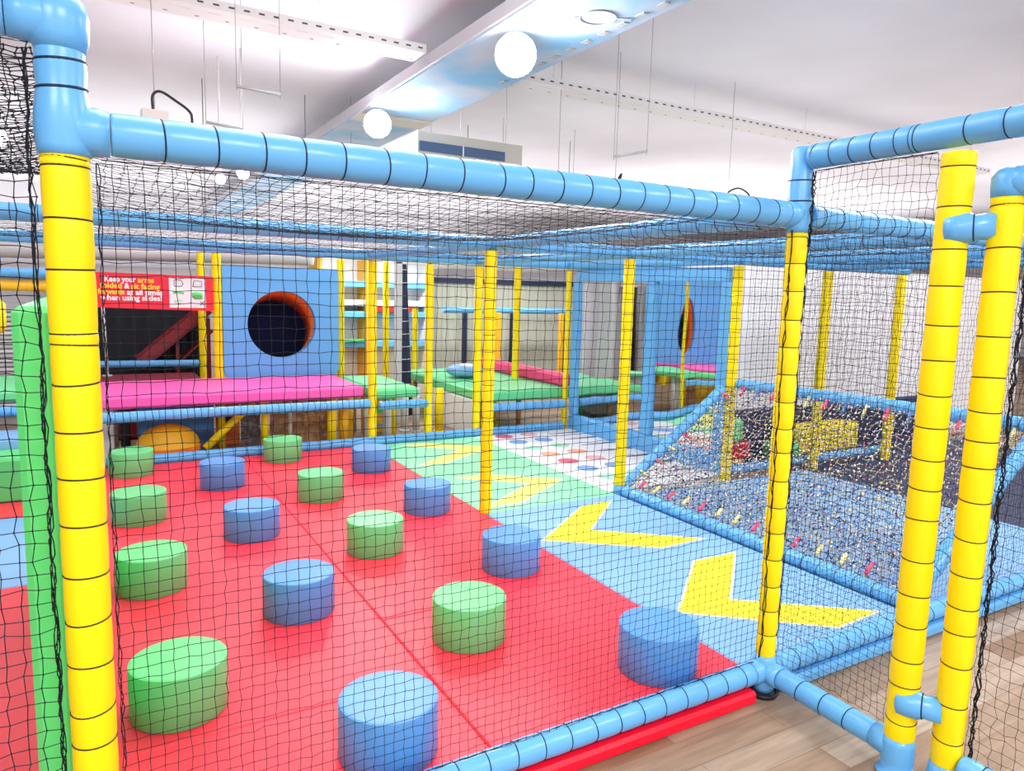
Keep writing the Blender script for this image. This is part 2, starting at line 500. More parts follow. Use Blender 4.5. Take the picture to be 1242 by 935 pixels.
# --- air conditioning unit
t = thing('air_conditioner', (3.65, 7.5, 3.0), 'cream ceiling air conditioner with a dark blue outlet slot', 'air conditioner')
b = MB()
# slightly sloped housing along x
pts = [(0, 0), (.42, -.02), (.50, .08), (.48, .26), (.0, .28)]
vs = []
for x in (3.0, 4.28):
    for (dy, dz) in pts: vs.append((x, 7.25 + dy, 2.98 + dz))
n = len(pts)
b.add(vs, [tuple(range(n)), tuple(reversed(range(n, 2 * n)))] + [(k, n + k, n + (k + 1) % n, (k + 1) % n) for k in range(n)], M['cream'])
b.build('housing', t)
b = MB(); b.box(3.02, 4.05, 7.236, 7.249, 3.06, 3.16, M['slot']); tag(b.build('outlet_slot', t), 'dark blue outlet slot')
b = MB(); b.box(3.9, 4.25, 7.236, 7.249, 2.99, 3.05, M['white']); b.box(3.52, 3.535, 7.23, 7.236, 3.05, 3.17, M['white']); b.build('louvre', t)
for x in (3.62, 4.2):
    b = MB(); b.cyl((x, 7.5, 3.25), (x, 7.5, 4.0), .004, M['palegrey'], 6); b.build('hanger_rod', t)

# --- boxes with cable loops hung under the ceiling
def cable_box(x0, x1, y, z0, z1, loop, label):
    t = thing('junction_box', ((x0 + x1) / 2, y, z0), label, 'box', 'beige boxes with cables above the top rail')
    b = MB(); b.box(x0, x1, y, y + .12, z0, z1, M['beige'], .008); b.build('box_body', t)
    b = MB(); b.tube(loop, .010, M['black'], 6); b.build('cable', t)
    b = MB(); b.cyl(((x0 + x1) / 2, y + .06, z1), ((x0 + x1) / 2, y + .06, 4.0), .003, M['steel'], 6); b.build('hanger_rod', t)
def arc(pts, n=6):
    out = []; P = [Vector(p) for p in pts]
    for i in range(len(P) - 1):
        a = P[max(i - 1, 0)]; b_ = P[i]; c = P[i + 1]; d = P[min(i + 2, len(P) - 1)]
        for k in range(n):
            u = k / n
            out.append(.5 * ((2 * b_) + (c - a) * u + (2 * a - 5 * b_ + 4 * c - d) * u * u + (3 * b_ - a - 3 * c + d) * u ** 3))
    out.append(P[-1]); return out
cable_box(.33, .51, 5.75, 2.62, 2.80, arc([(.41, 5.8, 2.80), (.41, 5.8, 2.90), (.46, 5.8, 2.935), (.55, 5.8, 2.89), (.64, 5.8, 2.83), (.66, 5.8, 2.77), (.65, 5.8, 2.62)]),
          'beige box with a long black cable loop, above the left end of the top rail')
cable_box(4.52, 4.73, 5.9, 2.62, 2.75, arc([(4.65, 5.96, 2.75), (4.67, 5.96, 2.79), (4.70, 5.96, 2.83), (4.69, 5.96, 2.77), (4.67, 5.88, 2.72)]),
          'beige box with a tiny cable loop, above the middle of the top rail')
cable_box(6.15, 6.43, 5.96, 2.60, 2.74, arc([(6.3, 6.06, 2.74), (6.35, 6.06, 2.82), (6.5, 6.06, 2.87), (6.66, 6.06, 2.82), (6.68, 6.06, 2.74), (6.62, 6.06, 2.62)]),
          'beige box with a thin cable loop, above the right end of the top rail')
b = MB(); b.box(4.05, 4.19, 6.2, 6.3, 2.66, 2.74, M['navy'], .015); b.cyl((4.12, 6.25, 2.74), (4.12, 6.25, 4.0), .003, M['steel'], 6)
tag(b.build('ceiling_sensor'), 'small dark box just right of the cream air conditioner', 'box')

def hang_bar(p0, p1, label):
    t = thing('hanging_bar', p0, label, 'bar', 'thin grey bars hung from the ceiling')
    b = MB(); b.cyl(p0, p1, .012, M['grey'], 8); b.build('bar', t)
    for p in (p0, p1):
        b = MB(); b.cyl((p[0], p[1], p[2] - .03), (p[0], p[1], 4.0), .0025, M['steel'], 5); b.build('hanger_wire', t)
hang_bar((.96, 5.75, 3.04), (1.27, 5.75, 3.03), 'thin grey hanging bar, the higher one at the left')
hang_bar((.83, 6.4, 2.89), (1.11, 6.4, 2.87), 'thin grey hanging bar just above the rail, left of the beam')
hang_bar((4.2, 5.45, 2.87), (4.26, 5.06, 2.87), 'thin grey tilted hanging bar right of the air conditioner')

b = MB()
b.cyl((1.55, 5.2, 3.98), (1.55, 5.2, 4.0), .06, M['grey'], 12); b.cyl((1.55, 5.2, 3.9), (1.55, 5.2, 3.98), .015, M['grey'], 8)
tag(b.build('ceiling_sensor'), 'small grey ceiling fitting at the top edge left of the beam', 'sensor')

# =================================================================== MATS
def slab(name, x0, x1, y0, y1, z0, z1, mat, label, cat='mat', group=None, bev=.006):
    b = MB(); b.box(x0, x1, y0, y1, z0, z1, M[mat], bev)
    return tag(b.build(name), label, cat, group)
G0 = 'red floor mats under the stepping stones'
slab('floor_mat', .0, 1.076, 1.90, 2.42, 0, .10, 'redmat', 'red floor mat strip nearest the front rail, left of the seam', 'mat', G0)
slab('floor_mat', .0, 1.076, 2.423, 6.54, 0, .10, 'redmat', 'long red floor mat carrying the two left columns of stepping stones', 'mat', G0)
slab('floor_mat', 1.079, 2.25, 1.90, 2.965, 0, .10, 'redmat', 'red floor mat at the front right under the nearest blue stone by the corner post', 'mat', G0)
slab('floor_mat', 1.079, 2.25, 2.968, 6.54, 0, .10, 'redmat', 'long red floor mat bordering the green and blue arrow mats', 'mat', G0)
slab('edge_skirt', -.02, 2.22, 1.795, 1.885, 0, .056, 'redskirt', 'red foam strip on the wood floor under the front bottom rail', 'foam strip', None, .012)
slab('edge_skirt', 2.37, 6.9, 1.80, 1.885, 0, .056, 'blue', 'blue foam strip under the bottom rail right of the corner post', 'foam strip', None, .012)

# blue arrow mat
def chevron(tip, inner, a0, a1, b0, b1):
    """outline: tip, lower arm outer, lower arm end, inner, upper arm end, upper arm outer (counter-clockwise)"""
    return [tip, b0, b1, inner, a1, a0]
def grow(poly, k):
    cx = sum(p[0] for p in poly) / len(poly); cy = sum(p[1] for p in poly) / len(poly)
    out = []; n = len(poly)
    for i in range(n):
        p0 = Vector(poly[i - 1]); p1 = Vector(poly[i]); p2 = Vector(poly[(i + 1) % n])
        e1 = (p1 - p0).normalized(); e2 = (p2 - p1).normalized()
        n1 = Vector((e1.y, -e1.x)); n2 = Vector((e2.y, -e2.x))
        bi = (n1 + n2); bl = bi.length
        bi = bi / bl if bl > 1e-6 else n1
        out.append(tuple(p1 + bi * min(k / max(.35, bi.dot(n1)), 2.5 * k)))
    return out
b = MB(); b.box(2.253, 3.385, 1.90, 4.168, 0, .10, M['bluemat'], .006)
for ch in (chevron((2.33, 3.55), (2.69, 3.575), (2.97, 4.03), (3.22, 4.04), (2.90, 3.13), (3.24, 3.14)),
           chevron((2.375, 2.41), (2.695, 2.40), (2.925, 2.87), (3.235, 2.865), (2.93, 1.955), (3.25, 1.975))):
    b.prism(grow(ch, .014), .0995, .1008, M['palemark']); b.prism(ch, .1, .1016, M['yellowmark'])
tag(b.build('arrow_mat'), 'pale blue floor mat with two yellow chevron arrows', 'mat', 'floor mats with arrows')
# green arrow mat
b = MB(); b.box(2.253, 3.38, 4.172, 6.54, 0, .10, M['greenmat'], .006)
for oy, ox in ((4.30, 0), (5.62, .04)):
    tipx = 3.24 + ox
    ch = [(2.35 + ox, oy), (2.60 + ox, oy), (tipx, oy + .42), (2.74 + ox, oy + .80), (2.49 + ox, oy + .80), (2.95 + ox, oy + .42)]
    b.prism(grow(ch, .02), .0995, .1008, M['palemark']); b.prism(ch, .1, .1016, M['softyellow'])
tag(b.build('arrow_mat'), 'pale green floor mat with faint yellow chevrons behind the arrow mat', 'mat', 'floor mats with arrows')
# white spot mat
t = thing('spot_mat', (3.98, 5.4, 0), 'white floor mat with two rows of coloured spots and black key lines', 'mat')
b = MB(); b.box(3.384, 4.585, 4.27, 6.54, 0, .10, M['whitemat'], .006); b.build('mat_pad', t)
cols = ['dotred', 'dotblue', 'dotgreen', 'dotorange', 'dotred', 'dotblue', 'dotgreen']
cols2 = ['dotpink', 'dotblue', 'dotgreen', 'dotorange', 'dotpink', 'dotblue', 'dotgreen']
for i in range(7):
    y = 6.42 - i * .297
    for x, cc in ((3.665, cols), (3.97, cols2)):
        b = MB(); b.lathe((x, y, .0995), (x, y, .102), [(0, .095), (.0025, .095)], M[cc[i]], 20); tag(b.build('coloured_spot', t), cc[i].replace('dot', '') + ' spot')
    b = MB(); b.prism([(4.18, y - .09), (4.57, y - .115), (4.57, y - .055), (4.18, y - .075)], .0995, .102, M['keyline']); b.build('key_line', t)

# mats to the right
slab('floor_mat', 3.50, 5.50, 1.90, 4.145, 0, .085, 'bluemat', 'blue floor mat underneath the sloping rope net', 'mat')
slab('floor_mat', 5.52, 8.6, 1.90, 4.90, 0, .05, 'navy', 'dark navy floor mat beyond the blue mat under the rope net', 'mat')
slab('wall_pad', 5.45, 9.0, 4.93, 4.995, 0, .50, 'navy', 'dark navy padding along the foot of the pale side wall', 'wall pad', None, .02)

# left lane
slab('floor_mat', -1.3, -.19, 1.90, 4.12, 0, .10, 'redmat', 'red floor mat at the left edge beyond the green wall pad', 'mat')
slab('floor_mat', -1.3, -.19, 4.125, 5.37, 0, .10, 'bluemat', 'pale blue floor mat at the left edge behind the red one', 'mat')
slab('floor_mat', -1.3, -.19, 5.375, 6.54, 0, .10, 'redmat', 'red floor mat at the left edge in front of the green step', 'mat')
slab('foam_step', -1.25, -.25, 5.75, 6.1, .10, .40, 'green', 'green foam step block at the left edge', 'step', None, .015)
slab('foam_step', -1.25, -.25, 6.105, 6.5, .10, .47, 'bluemat', 'pale blue foam step block behind the green step at left edge', 'step', None, .015)

# green upright pad at the left
b = MB(); b.box(-.164, -.085, 1.94, 4.12, .10, 1.54, M['greenwall'], .014); tag(b.build('wall_pad'), 'tall green padded partition just behind the left yellow post', 'wall pad')
# =================================================================== STEPPING STONES
def stone_mesh(key):
    R, H = .161, .19
    b = MB()
    prof = [(0, R - .004), (.004, R), (H - .010, R), (H - .004, R - .002), (H, R - .008)]
    b.lathe((0, 0, 0), (0, 0, H), prof, M[key], 48)
    b.torus((R * .0, 0, H - .004), (0, 0, 1), R - .003, .0025, M[key], 48, 6)
    return b
first = {}
stones = [
 ('stonegreen', .205, 2.64, 'largest green stepping stone, nearest at the bottom left'),
 ('stoneblue', .775, 2.07, 'nearest blue stepping stone, cut by the bottom edge of the photo'),
 ('stonegreen', .192, 3.82, 'green stepping stone second from the front in the left column'),
 ('stoneblue', .770, 3.24, 'blue stepping stone behind and between the two nearest stones'),
 ('stonegreen', 1.360, 2.65, 'green stepping stone in front centre, beside the mat seam'),
 ('stoneblue', 1.925, 2.065, 'blue stepping stone close to the corner post and front rail'),
 ('stonegreen', .190, 4.99, 'green stepping stone third from the front in the left column'),
 ('stoneblue', .770, 4.40, 'blue stepping stone left of the middle green stone'),
 ('stonegreen', 1.350, 3.84, 'green stepping stone in the very middle of the red floor'),
 ('stoneblue', 1.925, 3.26, 'blue stepping stone on the edge of the blue arrow mat'),
 ('stonegreen', .198, 6.27, 'rearmost green stepping stone, beside the left yellow post'),
 ('stoneblue', .780, 5.62, 'rearmost blue stepping stone in the left half of the red floor'),
 ('stonegreen', 1.352, 5.01, 'small far green stepping stone in front of the rearmost centre one'),
 ('stoneblue', 1.927, 4.42, 'blue stepping stone against the green arrow mat'),
 ('stonegreen', 1.370, 6.29, 'rearmost centre green stepping stone, touching the back rail'),
 ('stoneblue', 1.948, 5.64, 'rearmost blue stepping stone, at the corner of the green mat'),
]
for key, x, y, lab in stones:
    if key not in first:
        o = stone_mesh(key).build('stepping_stone', origin=(0, 0, 0)); first[key] = o
    else:
        o = first[key].copy(); COL.objects.link(o)
    o.location = (x, y, .10); o.rotation_euler = (0, 0, rnd.uniform(0, 6))
    tag(o, lab, 'stepping stone', 'round foam stepping stones')

# =================================================================== FRONT POSTS
TA = [.525, .607, .721, .828, .936, 1.054, 1.162, 1.268, 1.376, 1.461, 1.486, 1.624, 1.73, 1.84, 1.854]
TA = [.2, .31, .42] + TA
AX, AY = -.042, 1.846
t = thing('padded_post', (AX, AY, 0), 'tall thick yellow padded post at the left front, blue joint above', 'post', POSTS)
pad_tube(t, 'foam_sleeve', (AX, AY, .16), (AX, AY, 1.866), .0475, [z - .16 for z in TA], M['yellow'], M['tieY'], n=28, bulge=.05)
b = MB(); b.lathe((AX, AY, 1.862), (AX, AY, 2.08), [(0, .050), (.02, .0525), (.06, .055), (.10, .0525), (.135, .047), (.14, .046), (.175, .049), (.21, .047), (.218, .046)], M['blue'], 28)
b.lathe((AX, AY, 2.075), (AX, AY, 2.19), [(0, .047), (.03, .056), (.07, .058), (.1, .05), (.113, .03), (.115, .01)], M['blue'], 28)
b.lathe((AX, AY, 1.918), (AX + .085, AY, 1.918), [(0, .045), (.03, .05), (.06, .052), (.085, .047)], M['blue'], 24)
b.lathe((AX, AY, 2.135), (AX - .09, AY, 2.135), [(0, .045), (.03, .052), (.06, .05), (.09, .047)], M['blue'], 24)
tag(b.build('blue_joint', t), 'blue foam joint')
for z in (2.0, 2.055):
    b = MB(); b.torus((AX, AY, z), (0, 0, 1), .0475, .003, M['tie'], 24, 5, .1); b.build('cable_tie', t)
b = MB(); b.lathe((AX, AY, .0), (AX, AY, .16), [(0, .07), (.02, .07), (.022, .046), (.16, .046)], M['blue'], 24); tag(b.build('base_sleeve', t), 'blue base sleeve')
# corner post B
BX, BY = 2.305, 1.846
TB = [.259, .361, .466, .576, .685, .79, .897, 1.01, 1.106, 1.21, 1.316, 1.422, 1.526, 1.636, 1.739, 1.836]
t = thing('padded_post', (BX, BY, 0), 'thin yellow padded corner post standing on the wood floor at right of centre', 'post', POSTS)
pad_tube(t, 'foam_sleeve', (BX, BY, .165), (BX, BY, 1.858), .0395, [z - .165 for z in TB], M['yellow'], M['tieY'], n=24, bulge=.14)
b = MB()
b.lathe((BX, BY, 1.852), (BX, BY, 2.165), [(0, .042), (.02, .047), (.1, .047), (.12, .044), (.19, .046), (.2, .043), (.30, .044), (.313, .03)], M['blue'], 24)
b.lathe((BX, BY, 1.918), (BX - .085, BY, 1.918), [(0, .04), (.04, .047), (.085, .045)], M['blue'], 20)
tag(b.build('blue_joint', t), 'blue foam joint')
b = MB(); b.lathe((BX, BY, .02), (BX, BY, .172), [(0, .040), (.02, .045), (.05, .05), (.11, .05), (.14, .046), (.152, .036)], M['blue'], 24)
b.lathe((BX, BY, .105), (BX - .082, BY, .105), [(0, .04), (.04, .048), (.082, .044)], M['blue'], 20)
b.lathe((BX, BY, .105), (BX, BY - .085, .105), [(0, .04), (.04, .048), (.085, .044)], M['blue'], 20)
b.lathe((BX, BY, .105), (BX + .07, BY, .105), [(0, .04), (.04, .045), (.07, .042)], M['blue'], 20)
tag(b.build('base_sleeve', t), 'blue base sleeve')
b = MB(); b.lathe((BX, BY, 0), (BX, BY, .02), [(0, .058), (.012, .058), (.02, .04)], M['black'], 24); b.torus((BX, BY, .012), (0, 0, 1), .056, .008, M['black'], 28, 8)
tag(b.build('foot_ring', t), 'black foot ring')
for z in (1.97, 2.045):
    b = MB(); b.torus((BX, BY, z), (0, 0, 1), .0455, .0026, M['tie'], 22, 5, .08); b.build('cable_tie', t)
# post C, D
CX, CY = 2.308, 1.278
TC = [.208, .333, .424, .547, .65, .77, .907, 1.01, 1.108, 1.211, 1.316, 1.424, 1.536, 1.658, 1.77, 1.898, 2.02]
post_c = t = thing('padded_post', (CX, CY, 0), 'thick yellow padded post at right, the left one of the near pair', 'post', POSTS)
pad_tube(t, 'foam_sleeve', (CX, CY, .14), (CX, CY, 2.062), .0485, [z - .14 for z in TC], M['yellow'], M['tieY'], n=28, bulge=.05)
b = MB(); b.lathe((CX, CY, 0), (CX, CY, .145), [(0, .062), (.015, .062), (.02, .046), (.06, .052), (.12, .052), (.143, .047)], M['blue'], 24)
b.lathe((CX, CY, .1), (CX, CY + .085, .1), [(0, .04), (.04, .048), (.085, .044)], M['blue'], 20)
tag(b.build('base_sleeve', t), 'blue base sleeve')
DX, DY = 2.36, 1.150
TD = [.196, .317, .454, .561, .65, .757, .874, .997, 1.103, 1.186, 1.279, 1.382, 1.508, 1.64, 1.77, 1.895]
t = thing('padded_post', (DX, DY, 0), 'thick yellow padded post at far right with black net gathered along it', 'post', POSTS)
pad_tube(t, 'foam_sleeve', (DX, DY, .105), (DX, DY, 1.925), .046, [z - .105 for z in TD], M['yellow'], M['tieY'], n=28, bulge=.06)
b = MB(); b.lathe((DX, DY, 0), (DX, DY, .11), [(0, .062), (.015, .062), (.02, .046), (.06, .05), (.108, .046)], M['blue'], 24); tag(b.build('base_sleeve', t), 'blue base sleeve')
b = MB(); b.lathe((DX, DY, 1.92), (DX, DY, 2.01), [(0, .047), (.03, .05), (.06, .05), (.08, .035), (.09, .01)], M['blue'], 24)
b.lathe((DX, DY, 1.965), (DX, DY - .07, 1.965), [(0, .042), (.03, .046), (.07, .044)], M['blue'], 20); tag(b.build('blue_joint', t), 'blue foam joint')
for zc in (1.83, .275):
    p0 = Vector((CX - .024, CY + .012, zc)); p1 = Vector((DX - .020, DY + .016, zc + .008)); d = p1 - p0; L = d.length
    b = MB(); b.lathe(p0, p1, [(0, .030), (.006, .044), (.03, .048), (.07, .046), (.085, .038), (L, .042)], M['blue'], 22)
    ls = tag(b.build('link_sleeve', post_c), 'short blue padded link to the neighbouring post')
    b = MB(); b.torus(p0 + d * (.08 / L), d, .0405, .0026, M['tie'], 22, 5); b.build('cable_tie', ls)

# =================================================================== INNER POSTS
post(2.264, 4.20, .10, 1.868, .041, 'yellow padded post between the red, green and blue floor mats')
t = post(3.428, 4.20, .165, 1.868, .042, 'yellow padded post at the corner of the white spot mat')
b = MB(); b.lathe((3.428, 4.20, 0), (3.428, 4.20, .165), [(0, .041), (.05, .042), (.13, .042), (.165, .036)], M['blue'], 20); tag(b.build('base_sleeve', t), 'blue base sleeve')
post(4.565, 4.20, 0, 1.866, .044, 'yellow padded post at the top corner of the sloping rope net')
post(5.70, 4.20, .05, 1.866, .046, 'yellow padded post against the pale wall, left of two', with_ties=False)
post(6.81, 4.20, .05, 1.866, .046, 'yellow padded post against the pale wall, right of two', with_ties=False)
post(2.31, 6.66, 0, 1.87, .042, 'yellow padded post where the pink deck meets the green deck', with_ties=False)
post(3.455, 6.66, 0, 1.87, .042, 'shaded yellow padded post just left of the front yellow post', with_ties=False)
post(4.585, 6.66, 0, 1.87, .030, 'thin yellow post beside the blue mirror frame', with_ties=False)
post(1.08, 7.86, 0, 1.92, .045, 'yellow padded post along the left side of the blue holed panel', with_ties=False)
post(2.40, 8.0, 0, 1.92, .042, 'yellow padded post just behind the right edge of the holed panel', with_ties=False)
post(2.91, 6.68, 0, 1.86, .042, 'yellow padded post at the right front corner of the left green deck', with_ties=False)
post(4.52, 7.68, .54, 1.92, .044, 'pale yellow padded post on the right green deck', with_ties=False)
post(1.075, 9.05, 0, 1.96, .042, 'yellow padded post behind the right part of the red sign', with_ties=False)
post(3.34, 9.1, 0, 1.96, .042, 'slim yellow post between the shelves behind the green deck', with_ties=False)
post(3.75, 9.08, 0, 1.36, .04, 'short yellow post against the sage panels, left of two', with_ties=False)
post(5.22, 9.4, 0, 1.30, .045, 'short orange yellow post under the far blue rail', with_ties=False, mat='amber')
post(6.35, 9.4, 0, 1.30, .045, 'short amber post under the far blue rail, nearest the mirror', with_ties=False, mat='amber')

# =================================================================== RAILS
ABT = [.026, .127, .237, .343, .436, .536, .649, .756, .865, .990, 1.084]
x = 1.19
while x < 2.19: ABT.append(x); x += .104
rail((AX + .087, AY, 1.918), (BX - .087, BY, 1.918), 'thick blue padded top rail across the front of the net', .0475, ties=[q - AX - .087 + .02 for q in ABT if q > .03], n=24)
rail((AX + .06, AY, .105), (BX - .083, BY, .105), 'blue padded bottom rail along the front of the red floor', .0445, step=.104, n=24)
rail((BX + .072, BY, .105), (6.9, BY, .105), 'blue padded bottom rail right of the corner post', .043, with_ties=True)
rail((BX + .05, BY + .0, 1.918), (6.9, BY, 1.918), 'blue padded top rail right of the corner post', .044)
rail((BX, BY - .087, .105), (CX, CY + .087, .1), 'short blue padded bottom rail between corner post and near right pair', .043, step=.1)
rail((BX, BY - .046, 2.125), (BX, -1.2, 2.125), 'high blue padded rail at the upper right above the near posts', .045, ties=[.02, .09, .17, .25, .33, .38, .395, .55, .66, .77, .88, .99, 1.1, 1.3, 1.5, 1.7, 1.9, 2.1, 2.3, 2.5, 2.7, 2.9], n=24)
rail((DX, DY - .072, 1.965), (DX, -1.2, 1.965), 'blue padded rail leading right from the far right post', .043)
rail((DX, DY - .052, .12), (DX, -1.2, .12), 'blue padded bottom rail under the far right net', .042)
rail((AX - .092, AY, 2.135), (-1.7, AY, 2.135), 'blue padded rail leaving the photo at the top left corner', .048, n=24)
rail((AX - .06, AY, .105), (-1.7, AY, .105), 'blue padded bottom rail left of the left front post', .044)
rail((-1.4, 4.2, 1.918), (6.9, 4.2, 1.918), 'long blue padded ceiling rail nearer of the two crossing rails', .044, step=.112)
rail((-1.4, 6.66, 1.925), (6.9, 6.66, 1.925), 'long blue padded ceiling rail farther of the two crossing rails', .048, with_ties=False)
for x, la in ((2.285, 'behind the corner post'), (3.44, 'above the spot mat edge'), (4.575, 'above the rope net top'), (5.71, 'above the pale wall post')):
    rail((x, 1.895, 1.918), (x, 4.153, 1.918), 'blue padded roof rail towards the back, front half, ' + la, .042)
    if x < 5:
        rail((x, 4.247, 1.918), (x, 6.61, 1.92), 'blue padded roof rail towards the back, rear half, ' + la, .042, with_ties=False)
rail((-.03, 6.60, .125), (4.52, 6.60, .125), 'blue padded bottom rail along the back of the red and green floor', .047)
rail((3.44, 1.895, .12), (3.44, 4.14, .12), 'blue padded floor rail at the foot of the sloping rope net', .047)
rail((3.50, 4.225, .14), (4.49, 4.225, .855), 'blue padded sloping rail on the far side of the rope net', .042, step=.1)
rail((3.50, 1.945, .14), (4.55, 1.945, .88), 'blue padded sloping rail on the near side of the rope net', .042, step=.1)
rail((4.60, 1.86, .93), (4.60, 4.15, .90), 'blue padded rail along the top of the sloping rope net', .044)
rail((4.64, 4.30, .125), (6.9, 4.30, .12), 'blue padded floor rail behind the sloping rope net', .043, with_ties=False)
rail((0.0, 6.60, .50), (2.26, 6.60, .50), 'blue padded rail along the front of the pink deck', .045)
rail((2.36, 6.60, .475), (2.86, 6.60, .475), 'blue padded rail along the front of the left green deck', .043)
rail((3.50, 6.60, .385), (4.54, 6.60, .375), 'blue padded rail along the front of the right green deck', .045)
rail((-1.4, 6.60, .60), (-.2, 6.60, .60), 'blue padded rail along the deck front at the left edge', .043)

# =================================================================== NETS
p = .0302
x0, x1, z0, z1 = AX + .057, BX - .052, .162, 1.855
net('safety_net', lambda u, v: (x0 + (x1 - x0) * u, 1.846 + .012 * math.sin(PI * u) * math.sin(PI * v) + .004 * math.sin(9 * u + 5 * v),
                                z0 + (z1 - z0) * v - .01 * math.sin(PI * u) * (1 - v) + .004 * math.sin(7 * u)),
    int((x1 - x0) / p), int((z1 - z0) / p), .00128, 'large black front net over the stepping stone floor', seed=2, jit=.0014)
xl0, xl1 = -1.6, AX - .064
net('safety_net', lambda u, v: (xl0 + (xl1 - xl0) * u, 1.85 + .006 * math.sin(14 * v + 4 * u), .155 + 1.925 * v + .01 * math.sin(3 * u * PI) * v),
    46, 56, .0016, 'black net left of the left front post over the green pad', seed=3, jit=.003)
net('safety_net', lambda u, v: (BX + .055 + 4.5 * u, 1.852 + .01 * math.sin(PI * u), .16 + 1.70 * v), 160, 62, .0011, 'black front net right of the corner post over the rope net', seed=4)
net('safety_net', lambda u, v: (2.306, BY - .056 - (BY - .056 - CY - .060) * u, .16 + 1.905 * v + .012 * math.sin(PI * u)), 17, 68, .0012,
    'narrow black net between the corner post and the near right pair', nrm=(1, 0, 0), seed=5)
net('safety_net', lambda u, v: (DX, DY - .058 - 2.2 * u, .165 + 1.755 * v), 66, 52, .0011, 'black net at the far right edge over the wood floor', nrm=(1, 0, 0), seed=6, jit=.003)
def roof(xa, xb, ya, yb, sag, z, lab, seed, rr=.0013, q=.042, jj=.003):
    net('safety_net', lambda u, v: (xa + (xb - xa) * u, ya + (yb - ya) * v, z - sag * (math.sin(PI * u) * math.sin(PI * v)) ** .7),
        int((xb - xa) / q), int((yb - ya) / q), rr, lab, nrm=(0, 0, 1), seed=seed, jit=jj, knot=1.7)
roof(.0, 2.228, 1.907, 4.142, .085, 1.925, 'black roof net above the front half of the stepping stones', 11)
roof(.0, 2.228, 4.258, 6.595, .05, 1.925, 'black roof net above the rear half of the stepping stones', 12, .0011, .046)
roof(2.34, 3.385, 1.907, 4.142, .03, 1.925, 'black roof net above the blue arrow mat', 13, .0011, .044)
roof(2.34, 3.385, 4.258, 6.595, .03, 1.925, 'black roof net above the green arrow mat', 14, .0011, .046)
roof(3.495, 4.52, 1.907, 4.142, .03, 1.925, 'black roof net above the sloping rope net', 15, .0011, .044)
roof(4.63, 5.66, 1.907, 4.142, .03, 1.925, 'black roof net above the far right blue mat', 16, .0011, .046)
roof(-1.6, -.1, 1.93, 4.10, .10, 2.09, 'dense black roof net left of the left front post', 17, .0022, .026)
roof(-1.4, -.02, 4.258, 6.595, .04, 1.925, 'black roof net above the left lane', 18, .0011, .046)
net('safety_net', lambda u, v: (4.66 + 2.1 * u, 4.13, .18 + 1.69 * v), 60, 50, .0012, 'black net in front of the pale wall, right of the rope net', seed=21)
# gathered net edges
b = MB()
bunch(b, (AX + .060, AY - .012, .17), (AX + .060, AY - .012, 1.85), .003, 60, .005, 5, 2)
tag(b.build('net_edge_cord'), 'gathered black net edge along the left front post', 'cord', 'gathered net edges')
b = MB()
bunch(b, (AX - .063, AY - .01, .17), (AX - .063, AY - .01, 2.07), .0034, 60, .006, 6, 4)
tag(b.build('net_edge_cord'), 'black net edge gathered on the outer side of the left post', 'cord', 'gathered net edges')
b = MB()
bunch(b, (DX + .018, DY - .062, .15), (DX + .016, DY - .062, 1.90), .0036, 70, .008, 7, 5)
tag(b.build('net_edge_cord'), 'black net edge gathered along the far right post', 'cord', 'gathered net edges')
b = MB()
bunch(b, (BX - .046, BY - .014, .17), (BX - .046, BY - .014, 1.86), .004, 46, .005, 8, 2)
bunch(b, (BX + .046, BY - .014, .17), (BX + .046, BY - .014, 1.86), .004, 46, .005, 9, 2)
tag(b.build('net_edge_cord'), 'black net edges laced to the corner post', 'cord', 'gathered net edges')

b = MB()
bunch(b, (BX - .002, BY - .060, 1.80), (BX - .002, BY - .058, 2.07), .004, 14, .007, 41, 4)
bunch(b, (BX - .002, BY - .065, 2.072), (BX - .002, CY + .065, 2.072), .0036, 24, .004, 42, 3)
tag(b.build('net_edge_cord'), 'black lacing under the high rail beside the corner post', 'cord', 'gathered net edges')
b = MB()
bunch(b, (AX + .07, AY - .004, 1.862), (BX - .07, BY - .004, 1.862), .003, 110, .0035, 43, 2)
tag(b.build('net_edge_cord'), 'black lacing along the underside of the front top rail', 'cord', 'gathered net edges')
b = MB()
bunch(b, (AX + .07, AY - .002, .154), (BX - .07, BY - .002, .154), .0024, 110, .003, 44, 2)
tag(b.build('net_edge_cord'), 'black lacing along the front bottom rail', 'cord', 'gathered net edges')
# sloping rope net
def slope(u, v):
    x = 3.50 + 1.06 * u
    return (x, 2.0 + 2.17 * v, .155 + .735 * u - .05 * math.sin(PI * u) * (.6 + .4 * math.sin(PI * v)))
t = thing('climbing_net', (4.0, 3.05, .15), 'sloping climbing net knotted from multicoloured rope', 'climbing net')
o = net('rope_mesh', slope, 36, 62, .0027, None, jit=.006, knot=3.7, mat=M['ropedark'], kmat=M['rope'], nrm=(-.57, 0, .82), seed=31, sides=4, cat=None)
o.parent = t; o.location = Vector(o.location) - Vector(t.location)
for k in ('label', 'category', 'group'):
    if k in o: del o[k]
lc = [vinyl('lashing_pink', (.85, .08, .20), .6), vinyl('lashing_yellow', (.80, .72, .30), .6), vinyl('lashing_blue', (.12, .24, .55), .6)]
ln = ['pink lashing', 'pale yellow lashing', 'blue lashing']
def lash(p, q, k):
    b = MB(); p = Vector(p); q = Vector(q)
    pts = [p.lerp(q, i / 6) + Vector((0, rnd.uniform(-.004, .004), rnd.uniform(-.003, .003))) for i in range(7)]
    b.tube(pts, lambda i: .010 + .003 * (i % 2), lc[k], 7); tag(b.build('lashing', t), ln[k])
